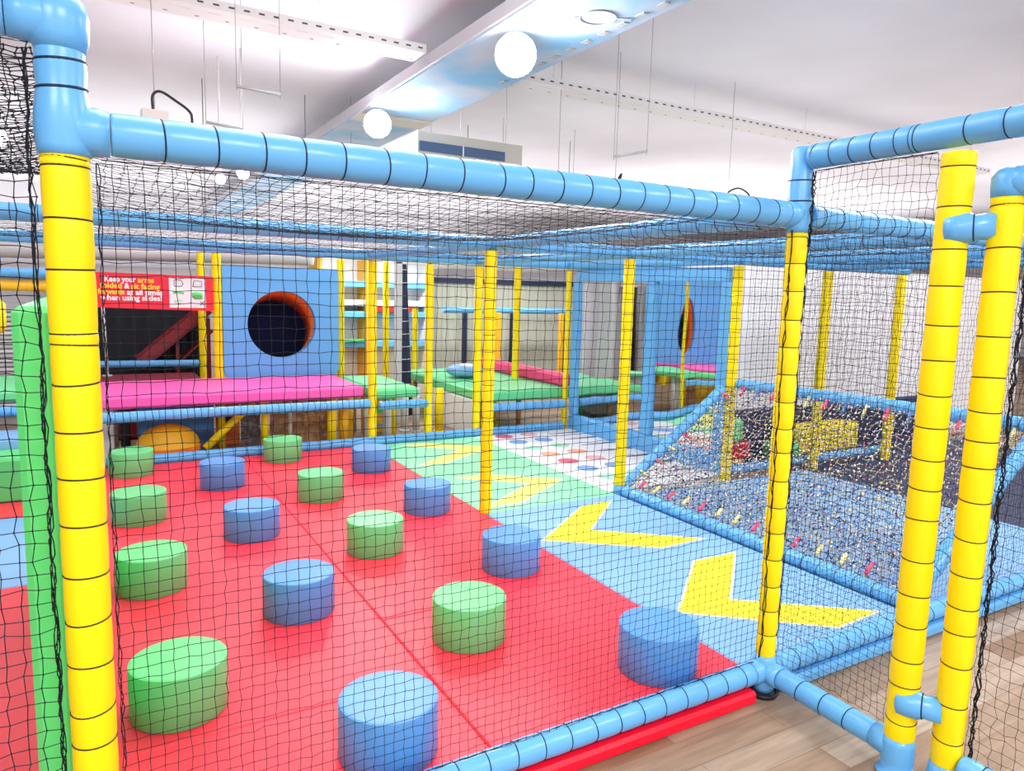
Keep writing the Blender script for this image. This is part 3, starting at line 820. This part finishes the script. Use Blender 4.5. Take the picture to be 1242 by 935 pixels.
for i, y in enumerate(np.linspace(4.05, 2.05, 14)):
    lash((3.50, y, .165), (3.57, y + .01, .205), (0, 1, 0, 1, 0, 1, 1, 0, 1, 0, 1, 1, 0, 2)[i])
    lash((4.565, y, .90), (4.50, y - .01, .82), (0, 2, 0, 2, 1, 0, 2, 1, 0, 2, 1, 0, 2, 1)[i])
for i, u in enumerate(np.linspace(.12, .9, 7)):
    a = slope(u, 1); lash((a[0], a[1] + .035, a[2] + .02), (a[0] + .02, a[1] - .05, a[2] - .01), (1, 0, 1, 0, 2, 1, 0)[i])

# things seen through the sloping net
slab('foam_block', 4.75, 5.25, 4.62, 4.95, 0, .10, 'amber', 'yellow foam block lowest of the stack behind the rope net', 'foam block', 'foam blocks stacked behind the rope net', .02)
slab('foam_block', 4.78, 5.35, 4.62, 4.95, .10, .26, 'red', 'red foam block in the middle of the stack behind the rope net', 'foam block', 'foam blocks stacked behind the rope net', .02)
slab('foam_block', 4.80, 5.25, 4.62, 4.95, .26, .48, 'green', 'green foam block on top of the stack behind the rope net', 'foam block', 'foam blocks stacked behind the rope net', .03)
slab('foam_block', 6.05, 7.0, 4.62, 4.88, .05, .34, 'yellowmark', 'yellow foam block on the floor beyond the right of the rope net', 'foam block', None, .03)
slab('foam_block', 5.75, 6.0, 4.55, 4.85, .05, .19, 'green', 'small green foam block beside the yellow one beyond the rope net', 'foam block', None, .03)

# =================================================================== MIRROR WALL
t = thing('mirror_wall', (4.62, 5.5, 0), 'blue padded frame holding wavy funhouse mirrors', 'mirror')
b = MB()
b.box(4.59, 4.68, 4.30, 6.60, 0, .26, M['blue'], .02)
b.box(4.60, 4.68, 4.33, 6.55, 1.74, 1.865, M['blue'], .01)
tag(b.build('frame_beam', t), 'blue base and head of the frame')
for y0, y1 in ((6.50, 6.605), (5.24, 5.38), (4.28, 4.42)):
    b = MB(); b.box(4.60, 4.68, y0, y1, .26, 1.74, M['blue'], .012); b.build('frame_upright', t)
for (y0, y1, ph, amp) in ((4.42, 5.24, .6, .0035), (5.38, 6.50, 2.2, .004)):
    b = MB(); vs = []; fs = []; ny, nz = 30, 60
    for i in range(ny + 1):
        for j in range(nz + 1):
            y = y0 + (y1 - y0) * i / ny; z = .26 + 1.48 * j / nz
            vs.append((4.635 + amp * math.sin(2 * PI * (z - .26) / 1.1 + ph) + .0015 * math.sin(2 * PI * (y - y0) / .55), y, z))
    for i in range(ny):
        for j in range(nz):
            a = i * (nz + 1) + j; fs.append((a, a + 1, a + nz + 2, a + nz + 1))
    b.add(vs, fs, M['mirror'], True); b.box(4.655, 4.675, y0, y1, .26, 1.74, M['dark'])
    tag(b.build('mirror_sheet', t), 'wavy mirror sheet')

# =================================================================== BACK DECKS
def deck(x0, x1, y0, y1, z0, z1, mat, label, lip=None):
    t = thing('play_deck', ((x0 + x1) / 2, y0, z0), label, 'deck', 'padded decks behind the back rail')
    b = MB(); b.box(x0, x1, y0, y1, z0, z1, M[mat], .022); b.build('pad', t)
    for xx in (x0 + .12, x1 - .12):
        for yy in (y1 - .12,):
            b = MB(); b.cyl((xx, yy, 0), (xx, yy, z0), .025, M['grey'], 10); b.build('support_leg', t)
    return t
deck(.0, 2.25, 6.72, 7.80, .545, .655, 'pink', 'bright pink padded deck at the back left')
deck(2.36, 2.83, 6.72, 7.88, .52, .62, 'deckgreen', 'green padded deck right of the pink one')
deck(3.56, 4.77, 6.72, 9.0, .42, .54, 'deckgreen', 'green padded deck at the back right, left of the mirrors')
deck(-1.4, -.2, 6.72, 7.80, .65, .74, 'deckgreen', 'green padded deck at the left edge of the photo')
slab('side_pad', 4.61, 4.75, 6.76, 8.95, .54, .69, 'hotpink', 'long pink padded side wall along the right green deck', 'foam block', None, .03)
# small cushion on right deck
b = MB(); b.ball((3.95, 7.95, .54 + .088), .24, M['bluemat'], 20, 10, (1, .9, .36)); b.ball((3.95, 7.93, .54 + .10), .19, M['white'], 20, 10, (1, .9, .40))
tag(b.build('cushion'), 'blue and white rounded cushion on the right green deck', 'cushion')

# holed panel
t = thing('tunnel_entrance', (1.71, 7.9, .655), 'square blue padded panel with a big round crawl hole', 'panel')
cx, cz, r = 1.722, 1.20, .355
X0, X1, Z0, Z1 = 1.128, 2.33, .64, 1.80
b = MB(); n = 64
def ring_plate(b, y0, y1, mat):
    outer = []; inner = []
    for k in range(n):
        w = 2 * PI * k / n; c, s_ = math.cos(w), math.sin(w)
        inner.append((cx + r * c, cz + r * s_))
        tx = ((X1 - cx) / c if c > 0 else (X0 - cx) / c) if abs(c) > 1e-9 else 1e9
        tz = ((Z1 - cz) / s_ if s_ > 0 else (Z0 - cz) / s_) if abs(s_) > 1e-9 else 1e9
        q = min(tx, tz); outer.append((cx + q * c, cz + q * s_))
    vs = [(x, y, z) for y in (y0, y1) for x, z in inner + outer]
    fs = []
    for k in range(n):
        k2 = (k + 1) % n
        fs.append((k, k2, n + k2, n + k)); fs.append((2 * n + k, 3 * n + k, 3 * n + k2, 2 * n + k2))
        fs.append((n + k, n + k2, 3 * n + k2, 3 * n + k)); fs.append((k, 2 * n + k, 2 * n + k2, k2))
    b.add(vs, fs, mat)
ring_plate(b, 7.84, 7.93, M['blue'])
b.build('panel', t)
b = MB()
vs = []; fs = []
for j, (y, dz) in enumerate(((7.935, 0), (8.32, -.12))):
    for k in range(n):
        w = 2 * PI * k / n; vs.append((cx + (r + .004) * math.cos(w), y, cz + dz + (r + .004) * math.sin(w)))
    for k in range(n):
        w = 2 * PI * k / n; vs.append((cx + (r + .03) * math.cos(w), y, cz + dz + (r + .03) * math.sin(w)))
for k in range(n):
    k2 = (k + 1) % n
    fs += [(k, k2, 2 * n + k2, 2 * n + k), (n + k, 3 * n + k, 3 * n + k2, n + k2), (k, n + k, n + k2, k2), (2 * n + k, 2 * n + k2, 3 * n + k2, 3 * n + k)]
b.add(vs, fs, M['orange'], True)
tag(b.build('tunnel_lining', t), 'orange tunnel lining')
b = MB(); b.lathe((cx, 8.33, cz - .12), (cx, 8.35, cz - .12), [(0, r + .03), (.02, r + .03)], M['deepnavy'], 48); tag(b.build('tunnel_curtain', t), 'dark mesh at the end of the tunnel')

# red sign
t = thing('warning_sign', (.52, 7.80, 1.34), 'red safety sign with white and yellow words and small pictograms', 'sign')
SX0, SX1 = .0, 1.035
b = MB()
b.add([(SX0, 7.80, 1.36), (SX1, 7.80, 1.335), (SX1, 7.80, 1.68), (SX0, 7.80, 1.69), (SX0, 7.815, 1.36), (SX1, 7.815, 1.335), (SX1, 7.815, 1.68), (SX0, 7.815, 1.69)],
      [(0, 1, 2, 3), (4, 7, 6, 5), (0, 4, 5, 1), (1, 5, 6, 2), (2, 6, 7, 3), (3, 7, 4, 0)], M['signred'])
b.build('board', t)
b = MB(); b.box(.635, .965, 7.794, 7.7995, 1.365, 1.655, M['signwhite']); b.build('pictogram_panel', t)
b = MB()
def stroke(pts, w, mat, y=7.791):
    b.tube([(x, y, z) for x, z in pts], w, mat, 5)
def picto(strokes):
    global b
    b = MB()
    for a in strokes: stroke(*a)
    b.build('pictogram', t)
picto([([(.68, 1.60), (.68, 1.635), (.745, 1.635), (.76, 1.60), (.745, 1.575), (.68, 1.575), (.68, 1.60)], .0035, M['signblack'])])
picto([([(.85, 1.575), (.86, 1.632), (.93, 1.632), (.93, 1.575), (.85, 1.575)], .0035, M['signblack'])])
picto([([(.67, 1.515), (.74, 1.52), (.765, 1.505)], .013, M['signgreen'])])
picto([([(.68, 1.43), (.75, 1.44), (.73, 1.405), (.68, 1.42)], .003, M['signgreen'])])
picto([([(.84, 1.49), (.88, 1.50), (.93, 1.49)], .028, M['signgreen']), ([(.86, 1.47), (.93, 1.47)], .018, M['signgreen'])])
picto([([(.91, 1.43), (.95, 1.39)], .004, M['signred']), ([(.95, 1.43), (.91, 1.39)], .004, M['signblack'])])
def words(txt, x, z, size, mat, maxw=None):
    cu = bpy.data.curves.new('lettering', 'FONT'); cu.body = txt; cu.size = size; cu.extrude = .0015; cu.offset = .0022; cu.resolution_u = 3
    ob = bpy.data.objects.new('tmp_text', cu); COL.objects.link(ob)
    dg = bpy.context.evaluated_depsgraph_get()
    me = bpy.data.meshes.new_from_object(ob.evaluated_get(dg)); me.name = 'lettering'
    w = max(v.co.x for v in me.vertices)
    bpy.data.objects.remove(ob); bpy.data.curves.remove(cu)
    sx = (maxw / w) if maxw else 1
    me.transform(Matrix.Diagonal((sx, 1, 1, 1)))
    me.transform(Matrix.Rotation(PI / 2, 4, 'X'))
    me.materials.clear(); me.materials.append(M[mat])
    o = bpy.data.objects.new('lettering', me); COL.objects.link(o); o.parent = t
    o.location = Vector((x, 7.796, z)) - Vector(t.location)
    tag(o, ('white' if mat == 'signwhite' else 'yellow') + ' lettering')
words('Keep your', .085, 1.605, .072, 'signwhite', .265)
words('arms', .365, 1.602, .072, 'signyellow', .14)
words('folded', .05, 1.545, .072, 'signyellow', .18)
words('&', .25, 1.543, .072, 'signwhite', .045)
words('sit facing', .305, 1.540, .072, 'signyellow', .25)
words('forwards', .03, 1.487, .072, 'signyellow', .22)
words('at all times', .27, 1.484, .072, 'signwhite', .31)
words('when using slides!', .05, 1.430, .072, 'signwhite', .52)

# dark netted bay with red slide behind the pink deck
t = thing('dark_backdrop', (.45, 9.6, 0), 'black mesh curtain behind the red slide', 'curtain')
b = MB(); vs = []; fs = []; N = 60
for i in range(N + 1):
    x = -.25 + 1.45 * i / N
    for z in (.30, 1.66): vs.append((x, 9.62 + .012 * math.sin(i * .9), z))
for i in range(N): fs.append((2 * i, 2 * i + 2, 2 * i + 3, 2 * i + 1))
b.add(vs, fs, M['dark'], True)
vs2 = [(x, y + .02, z) for x, y, z in vs]; b.add(vs2, [tuple(reversed(f)) for f in fs], M['dark'], True)
b.build('mesh_cloth', t)
b = MB(); b.box(-.27, -.22, 9.60, 9.65, 0, 1.7, M['grey']); b.box(1.18, 1.23, 9.60, 9.65, 0, 1.7, M['grey']); b.build('curtain_poles', t)
t = thing('slide', (.8, 9.2, .6), 'red slide, darkened in colour for shade, sloping up behind the red sign', 'slide')
b = MB()
def slab_line(p, q, y0, y1, th, mat):
    p = Vector((p[0], 0, p[1])); q = Vector((q[0], 0, q[1])); d = (q - p).normalized(); nn = Vector((-d.z, 0, d.x)) * th
    vs = []
    for y in (y0, y1):
        for w in (p, q, q + nn, p + nn): vs.append((w.x, y, w.z))
    b.add(vs, [(0, 1, 2, 3), (4, 7, 6, 5), (0, 4, 5, 1), (1, 5, 6, 2), (2, 6, 7, 3), (3, 7, 4, 0)], mat)
slab_line((.45, .62), (1.20, 1.27), 9.14, 9.50, .05, M['shadedred']); b.build('slide_bed', t)
b = MB(); slab_line((.45, .66), (1.20, 1.31), 9.11, 9.14, .10, M['shadedred']); slab_line((.45, .66), (1.20, 1.31), 9.50, 9.53, .10, M['shadedred']); b.build('slide_side', t)
b = MB(); slab_line((.78, .62), (1.22, 1.05), 9.18, 9.45, .02, M['shadedred']); b.box(.80, .84, 9.2, 9.4, 0, .93, M['shadedred']); b.box(1.14, 1.18, 9.2, 9.4, 0, 1.2, M['shadedred']); b.build('slide_support', t)
rail((-.15, 9.02, .70), (1.02, 9.02, .69), 'deep blue padded rail in front of the shade-darkened red slide', .04, with_ties=False)
slab('foam_block', -.1, .98, 8.15, 8.9, 0, .60, 'shadedred', 'dark red padded platform behind the pink deck', 'foam block', None, .03)
b = MB(); b.cyl((.085, 8.75, .60), (.07, 8.75, 1.40), .017, M['palegrey'], 10); b.cyl((.085, 8.75, .60), (.085, 8.75, .61), .05, M['palegrey'], 12)
tag(b.build('grey_pole'), 'thin pale grey upright under the left end of the sign', 'pole')

# silver duct and pale band above the sign
b = MB(); b.lathe((-1.6, 9.5, 1.915), (2.55, 9.5, 1.985), [(i * .051, .10 + .004 * (i % 2)) for i in range(81)], M['silver'], 18)
for x in (-.9, 1.2, 2.4): b.cyl((x, 9.5, 2.0), (x, 9.5, 4.0), .006, M['steel'], 6)
tag(b.build('air_duct'), 'long silver air duct hanging above the sign', 'duct')
slab('wall_shelf', -1.4, 1.25, 9.75, 10.19, 1.66, 1.80, 'white', 'white bulkhead band just above the red sign', 'shelf', None, .01)

# ------------- under the decks
t = thing('back_board', (.6, 7.6, 0), 'blue padded board under the pink deck, left side', 'panel')
b = MB(); b.box(.30, .98, 7.55, 7.62, .0, .54, M['stoneblue'], .012); b.build('board', t)
b = MB(); b.box(.16, .24, 7.5, 7.55, 0, .54, M['black'], .01); b.build('upright', t)
slab('foam_block', .0, .10, 7.2, 7.3, 0, .54, 'white', 'white upright at the left end under the pink deck', 'upright', None, .01)
t = thing('foam_mound', (.52, 7.1, 0), 'orange foam mound under the pink deck', 'foam mound')
b = MB(); b.ball((.53, 7.1, .12), .27, M['amber'], 24, 14, (1, .7, .80), 0); b.build('dome', t)
b = MB(); b.lathe((.53, 7.1, 0), (.53, 7.1, .13), [(0, .27), (.12, .27), (.13, .25)], M['orange'], 24); b.build('base_ring', t)
t = thing('slanted_barrier', (1.1, 7.5, 0), 'yellow slanted bar frame with an orange panel under the pink deck', 'frame')
b = MB(); b.tube([(.83, 7.0, .10), (1.02, 7.05, .27), (1.28, 7.1, .49)], .036, M['yellow'], 12); b.build('slanted_bar', t)
b = MB(); b.cyl((1.03, 7.4, 0), (1.03, 7.4, .54), .035, M['yellow'], 12); b.build('upright', t)
b = MB(); b.box(1.0, 1.22, 7.55, 7.6, .0, .54, M['orange'], .01); b.lathe((1.09, 7.545, .3), (1.09, 7.552, .3), [(0, .07), (.007, .07)], M['navy'], 24); b.build('orange_panel', t)
slab('mesh_board', 1.24, 1.42, 7.55, 7.6, 0, .54, 'mesh', 'grey mesh board under the pink deck beside the slanted yellow bar', 'panel', None, .0)
slab('weave_board', 1.50, 2.08, 7.40, 7.46, 0, .54, 'weave', 'brown woven looking board under the pink deck', 'panel', None, .0)
U = 'uprights under the decks'
def upright(x, y, r, h, mat, label):
    b = MB(); b.cyl((x, y, 0), (x, y, h), r, M[mat], 14); b.cyl((x, y, 0), (x, y, .012), r * 1.3, M[mat], 14)
    tag(b.build('deck_upright'), label, 'upright', U)
upright(1.36, 7.0, .032, .54, 'yellow', 'thin yellow upright under the pink deck behind the rear green stone')
upright(1.62, 7.1, .018, .54, 'beige', 'thin beige upright in front of the brown woven board')
upright(1.99, 6.95, .045, .54, 'yellow', 'yellow upright under the right end of the pink deck')
upright(2.13, 7.0, .05, .54, 'amber', 'amber upright at the right end under the pink deck')
upright(2.26, 7.25, .05, .54, 'amber', 'amber upright beneath the joint of pink and green decks')
upright(2.48, 7.3, .05, .5, 'white', 'white upright under the left green deck, left one')
upright(2.66, 7.2, .05, .5, 'white', 'white upright under the left green deck, middle one')
upright(2.76, 7.25, .025, .5, 'yellow', 'thin yellow upright between white ones under the left green deck')
upright(3.02, 7.6, .045, .5, 'white', 'white upright beside the left green deck, right one')
upright(3.12, 7.5, .04, .5, 'palegrey', 'pale grey upright beside the left green deck')
upright(3.36, 7.4, .05, .5, 'yellow', 'yellow upright to the right of the left green deck')
t = thing('striped_board', (2.65, 7.75, 0), 'amber and green striped board under the left green deck', 'panel')
b = MB(); b.box(2.52, 2.79, 7.6, 7.66, 0, .5, M['amber'], .01); b.build('board', t)
b = MB(); b.box(2.52, 2.79, 7.59, 7.602, .22, .32, M['green']); b.box(2.52, 2.79, 7.59, 7.602, .06, .10, M['bluemat']); b.build('stripe', t)
slab('pale_board', 3.56, 3.60, 6.9, 8.2, 0, .415, 'white', 'pale board under the right green deck', 'panel', None, .01)
upright(3.75, 7.1, .05, .42, 'weave', 'brown upright under the right green deck, left end')
upright(3.95, 7.4, .04, .42, 'green', 'green upright under the right green deck')
upright(4.12, 7.5, .045, .42, 'yellow', 'yellow upright under the right green deck')
upright(4.36, 7.3, .03, .42, 'weave', 'brown upright under the right green deck, right end')

# ------------- far back middle: white wall bays with shelves and rails
t = thing('white_unit', (3.2, 9.9, 0), 'tall white shelving bay with blue shelf edges at the back', 'shelving')
b = MB(); b.box(2.60, 4.25, 10.12, 10.19, 0, 2.02, M['signwhite']); b.build('back_panel', t)
for z, mats in ((1.62, 'blue'), (1.36, 'palegrey'), (1.20, 'blue'), (.78, 'blue')):
    b = MB(); b.box(2.60, 4.25, 9.75, 10.12, z, z + .085, M[mats], .01); b.build('shelf', t)
b = MB(); b.box(3.3, 3.95, 9.7, 9.749, 1.285, 1.345, M['red']); b.box(2.6, 3.25, 9.7, 9.749, .865, .90, M['green']); b.build('shelf_trim', t)
b = MB(); b.box(2.60, 2.66, 9.7, 10.12, 0, 2.0, M['amber']); b.box(4.19, 4.25, 9.7, 10.12, 0, 2.0, M['white']); b.box(3.28, 3.33, 9.7, 10.12, 0, 2.0, M['amber']); b.build('side', t)
t = thing('ribbed_tube', (3.4, 8.6, 0), 'dark ribbed tube with pale rings standing behind the green deck', 'tube')
b = MB(); pts = [(3.36 + .10 * (1 - i / 24) , 8.6, .0 + 1.93 * i / 24) for i in range(25)]
b.tube(pts, lambda i: .062 + .004 * (i % 2), M['navy'], 16); b.build('tube_body', t)
for i in range(3, 24, 2):
    b = MB(); b.torus(pts[i], (-.05, 0, 1), .064, .005, M['white'], 18, 5); b.build('ring', t)
t = thing('white_upright', (3.6, 7.95, 0), 'white upright beside the yellow post behind the green deck', 'upright')
b = MB(); b.box(3.47, 3.51, 8.0, 8.05, 0, 1.95, M['white'], .006); b.build('upright', t)
b = MB(); b.box(3.05, 3.14, 8.0, 8.04, 0, 1.93, M['palegrey'], .006); b.build('grey_upright', t)
b = MB(); b.box(3.05, 3.51, 8.0, 8.05, 1.90, 1.97, M['white'], .006); b.build('head', t)
# corrugated sage panel
t = thing('corrugated_panel', (5.6, 10.0, 0), 'sage green corrugated wall panel behind the right deck', 'panel')
b = MB(); vs = []; fs = []; N = 240
for i in range(N + 1):
    x = 4.40 + 3.2 * i / N
    y = 10.0 + .012 * (1 if math.sin(2 * PI * i / 8) > 0 else -1)
    vs += [(x, y, 0), (x, y, 1.72)]
for i in range(N): fs.append((2 * i, 2 * i + 2, 2 * i + 3, 2 * i + 1))
b.add(vs, fs, M['sage'])
b.box(4.40, 7.6, 10.03, 10.06, 0, 1.72, M['sage']); b.build('sheet', t)
b = MB(); b.box(4.40, 7.6, 9.94, 10.02, 1.725, 1.80, M['navy']); b.build('cap', t)
for x in (4.9, 5.75, 6.75):
    b = MB(); b.box(x, x + .06, 9.93, 9.98, 0, 1.3, M['navy']); b.build('dark_post', t)
rail((4.35, 9.5, 1.33), (7.2, 9.5, 1.33), 'far blue padded rail in front of the sage panels', .045, with_ties=False)
b = MB(); b.lathe((4.3, 9.7, 2.0), (7.4, 9.7, 2.02), [(i * .1, .085 + .004 * (i % 2)) for i in range(32)], M['palegrey'], 16)
for x in (4.8, 6.6): b.cyl((x, 9.7, 2.05), (x, 9.7, 4), .006, M['steel'], 6)
tag(b.build('air_duct'), 'grey air duct above the sage panels', 'duct')

# left background seen past the post
t = thing('striped_shutter', (-1.1, 9.6, 0), 'grey and white striped shutter at the left edge', 'shutter')
b = MB()
for i in range(24): b.box(-1.6, -.5, 9.55, 9.6, .1 + i * .05, .13 + i * .05, M['palegrey' if i % 2 else 'white'])
b.box(-1.6, -.5, 9.6, 9.63, 0, 1.35, M['grey']); b.build('slats', t)
rail((-1.5, 7.9, 1.66), (-.12, 7.9, 1.66), 'blue padded rail at the left edge above the green pad', .045, with_ties=False)
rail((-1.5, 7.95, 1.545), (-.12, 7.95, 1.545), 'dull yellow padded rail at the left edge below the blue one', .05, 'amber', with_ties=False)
t = thing('punch_bag', (-.41, 4.2, 1.36), 'small yellow foam bag hanging at the left edge', 'foam bag')
b = MB(); b.lathe((-.415, 4.2, 1.34), (-.415, 4.2, 1.50), [(0, .02), (.015, .038), (.05, .045), (.14, .045), (.16, .03)], M['yellow'], 18); b.build('bag', t)
b = MB(); b.cyl((-.415, 4.2, 1.49), (-.415, 4.2, 1.875), .004, M['tieY'], 6); b.build('cord', t)

# =================================================================== LIGHT
w = bpy.data.worlds.new('World'); sc.world = w; w.use_nodes = True
bg = w.node_tree.nodes['Background']; bg.inputs[0].default_value = (1.0, .985, 1.0, 1); bg.inputs[1].default_value = 1.25
def area(name, loc, sx, sy, power, rot=(0, 0, 0), col=(1, .985, .985)):
    l = bpy.data.lights.new(name, 'AREA'); l.shape = 'RECTANGLE'; l.size = sx; l.size_y = sy; l.energy = power; l.color = col
    o = bpy.data.objects.new(name, l); COL.objects.link(o); o.location = loc; o.rotation_euler = rot; o['kind'] = 'structure'
    return o
for (x, y, pw) in ((-2.2, -1.5, 150), (1.0, -2.0, 170), (4.5, -1.5, 150), (.3, 2.6, 35), (1.4, 3.6, 35), (5.5, 2.0, 80), (-3, 4.5, 60), (7.0, 2.6, 45), (10, 2.5, 60)):
    area('added_overhead_fill', (x, y, 3.95), 1.8, 1.2, pw)  # unseen panels added as fill from overhead and behind the camera
for (x, y, sx, sy, pw) in ((.6, 3.6, 8, 4, 14), (8.5, 6.5, 7, 5, 70), (2, 13, 12, 5, 210), (14, 13, 10, 7, 330), (-5.5, 8, 5, 7, 50), (3, 19, 16, 5, 330), (16, 5, 7, 6, 160)):
    area('added_ceiling_fill', (x, y, 2.3), sx, sy, pw, (PI, 0, 0))  # unseen upward fill, added to brighten the ceiling

def strip(x0, x1, y, z, pw):  # lamps added to brighten the back bays
    t = thing('added_fill_strip', ((x0 + x1) / 2, y, z), 'slim white strip added as fill light over the ' + ('white shelves' if x0 < 4 else 'sage panels') + ' at the back', 'light', 'fill strips added over the back bays')
    b = MB(); b.box(x0, x1, y - .05, y + .05, z, z + .06, M['white'], .01); b.build('housing', t)
    for x in (x0 + .2, x1 - .2):
        b = MB(); b.cyl((x, y, z + .06), (x, y, 4.0), .003, M['steel'], 6); b.build('hanger_rod', t)
    area('strip_fill', ((x0 + x1) / 2, y, z - .003), x1 - x0 - .06, .08, pw)
strip(2.7, 4.2, 9.2, 2.03, 32)
strip(4.8, 6.4, 9.0, 2.03, 20)
# =================================================================== CAMERA
cam = bpy.data.cameras.new('Camera'); co = bpy.data.objects.new('Camera', cam); COL.objects.link(co)
f, pi_, ro, ya = 868.0, .12869, .027344, .528095
cy, sy = math.cos(ya), math.sin(ya)
fw = Vector((sy * math.cos(pi_), cy * math.cos(pi_), -math.sin(pi_)))
rt = Vector((cy, -sy, 0)); up = rt.cross(fw)
r_ = rt * math.cos(ro) + up * math.sin(ro); u_ = -rt * math.sin(ro) + up * math.cos(ro)
mw = Matrix((r_, u_, -fw)).transposed().to_4x4(); mw.translation = Vector((0, 0, 1.6))
co.matrix_world = mw
cam.sensor_fit = 'HORIZONTAL'; cam.sensor_width = 36; cam.lens = f / 1242 * 36
cam.clip_start = .02; cam.clip_end = 100
sc.camera = co

vs_ = sc.view_settings
sc.display_settings.display_device = 'sRGB'
vs_.view_transform = 'Standard'; vs_.look = 'None'; vs_.gamma = 1; vs_.use_curve_mapping = False
vs_.exposure = 0.24
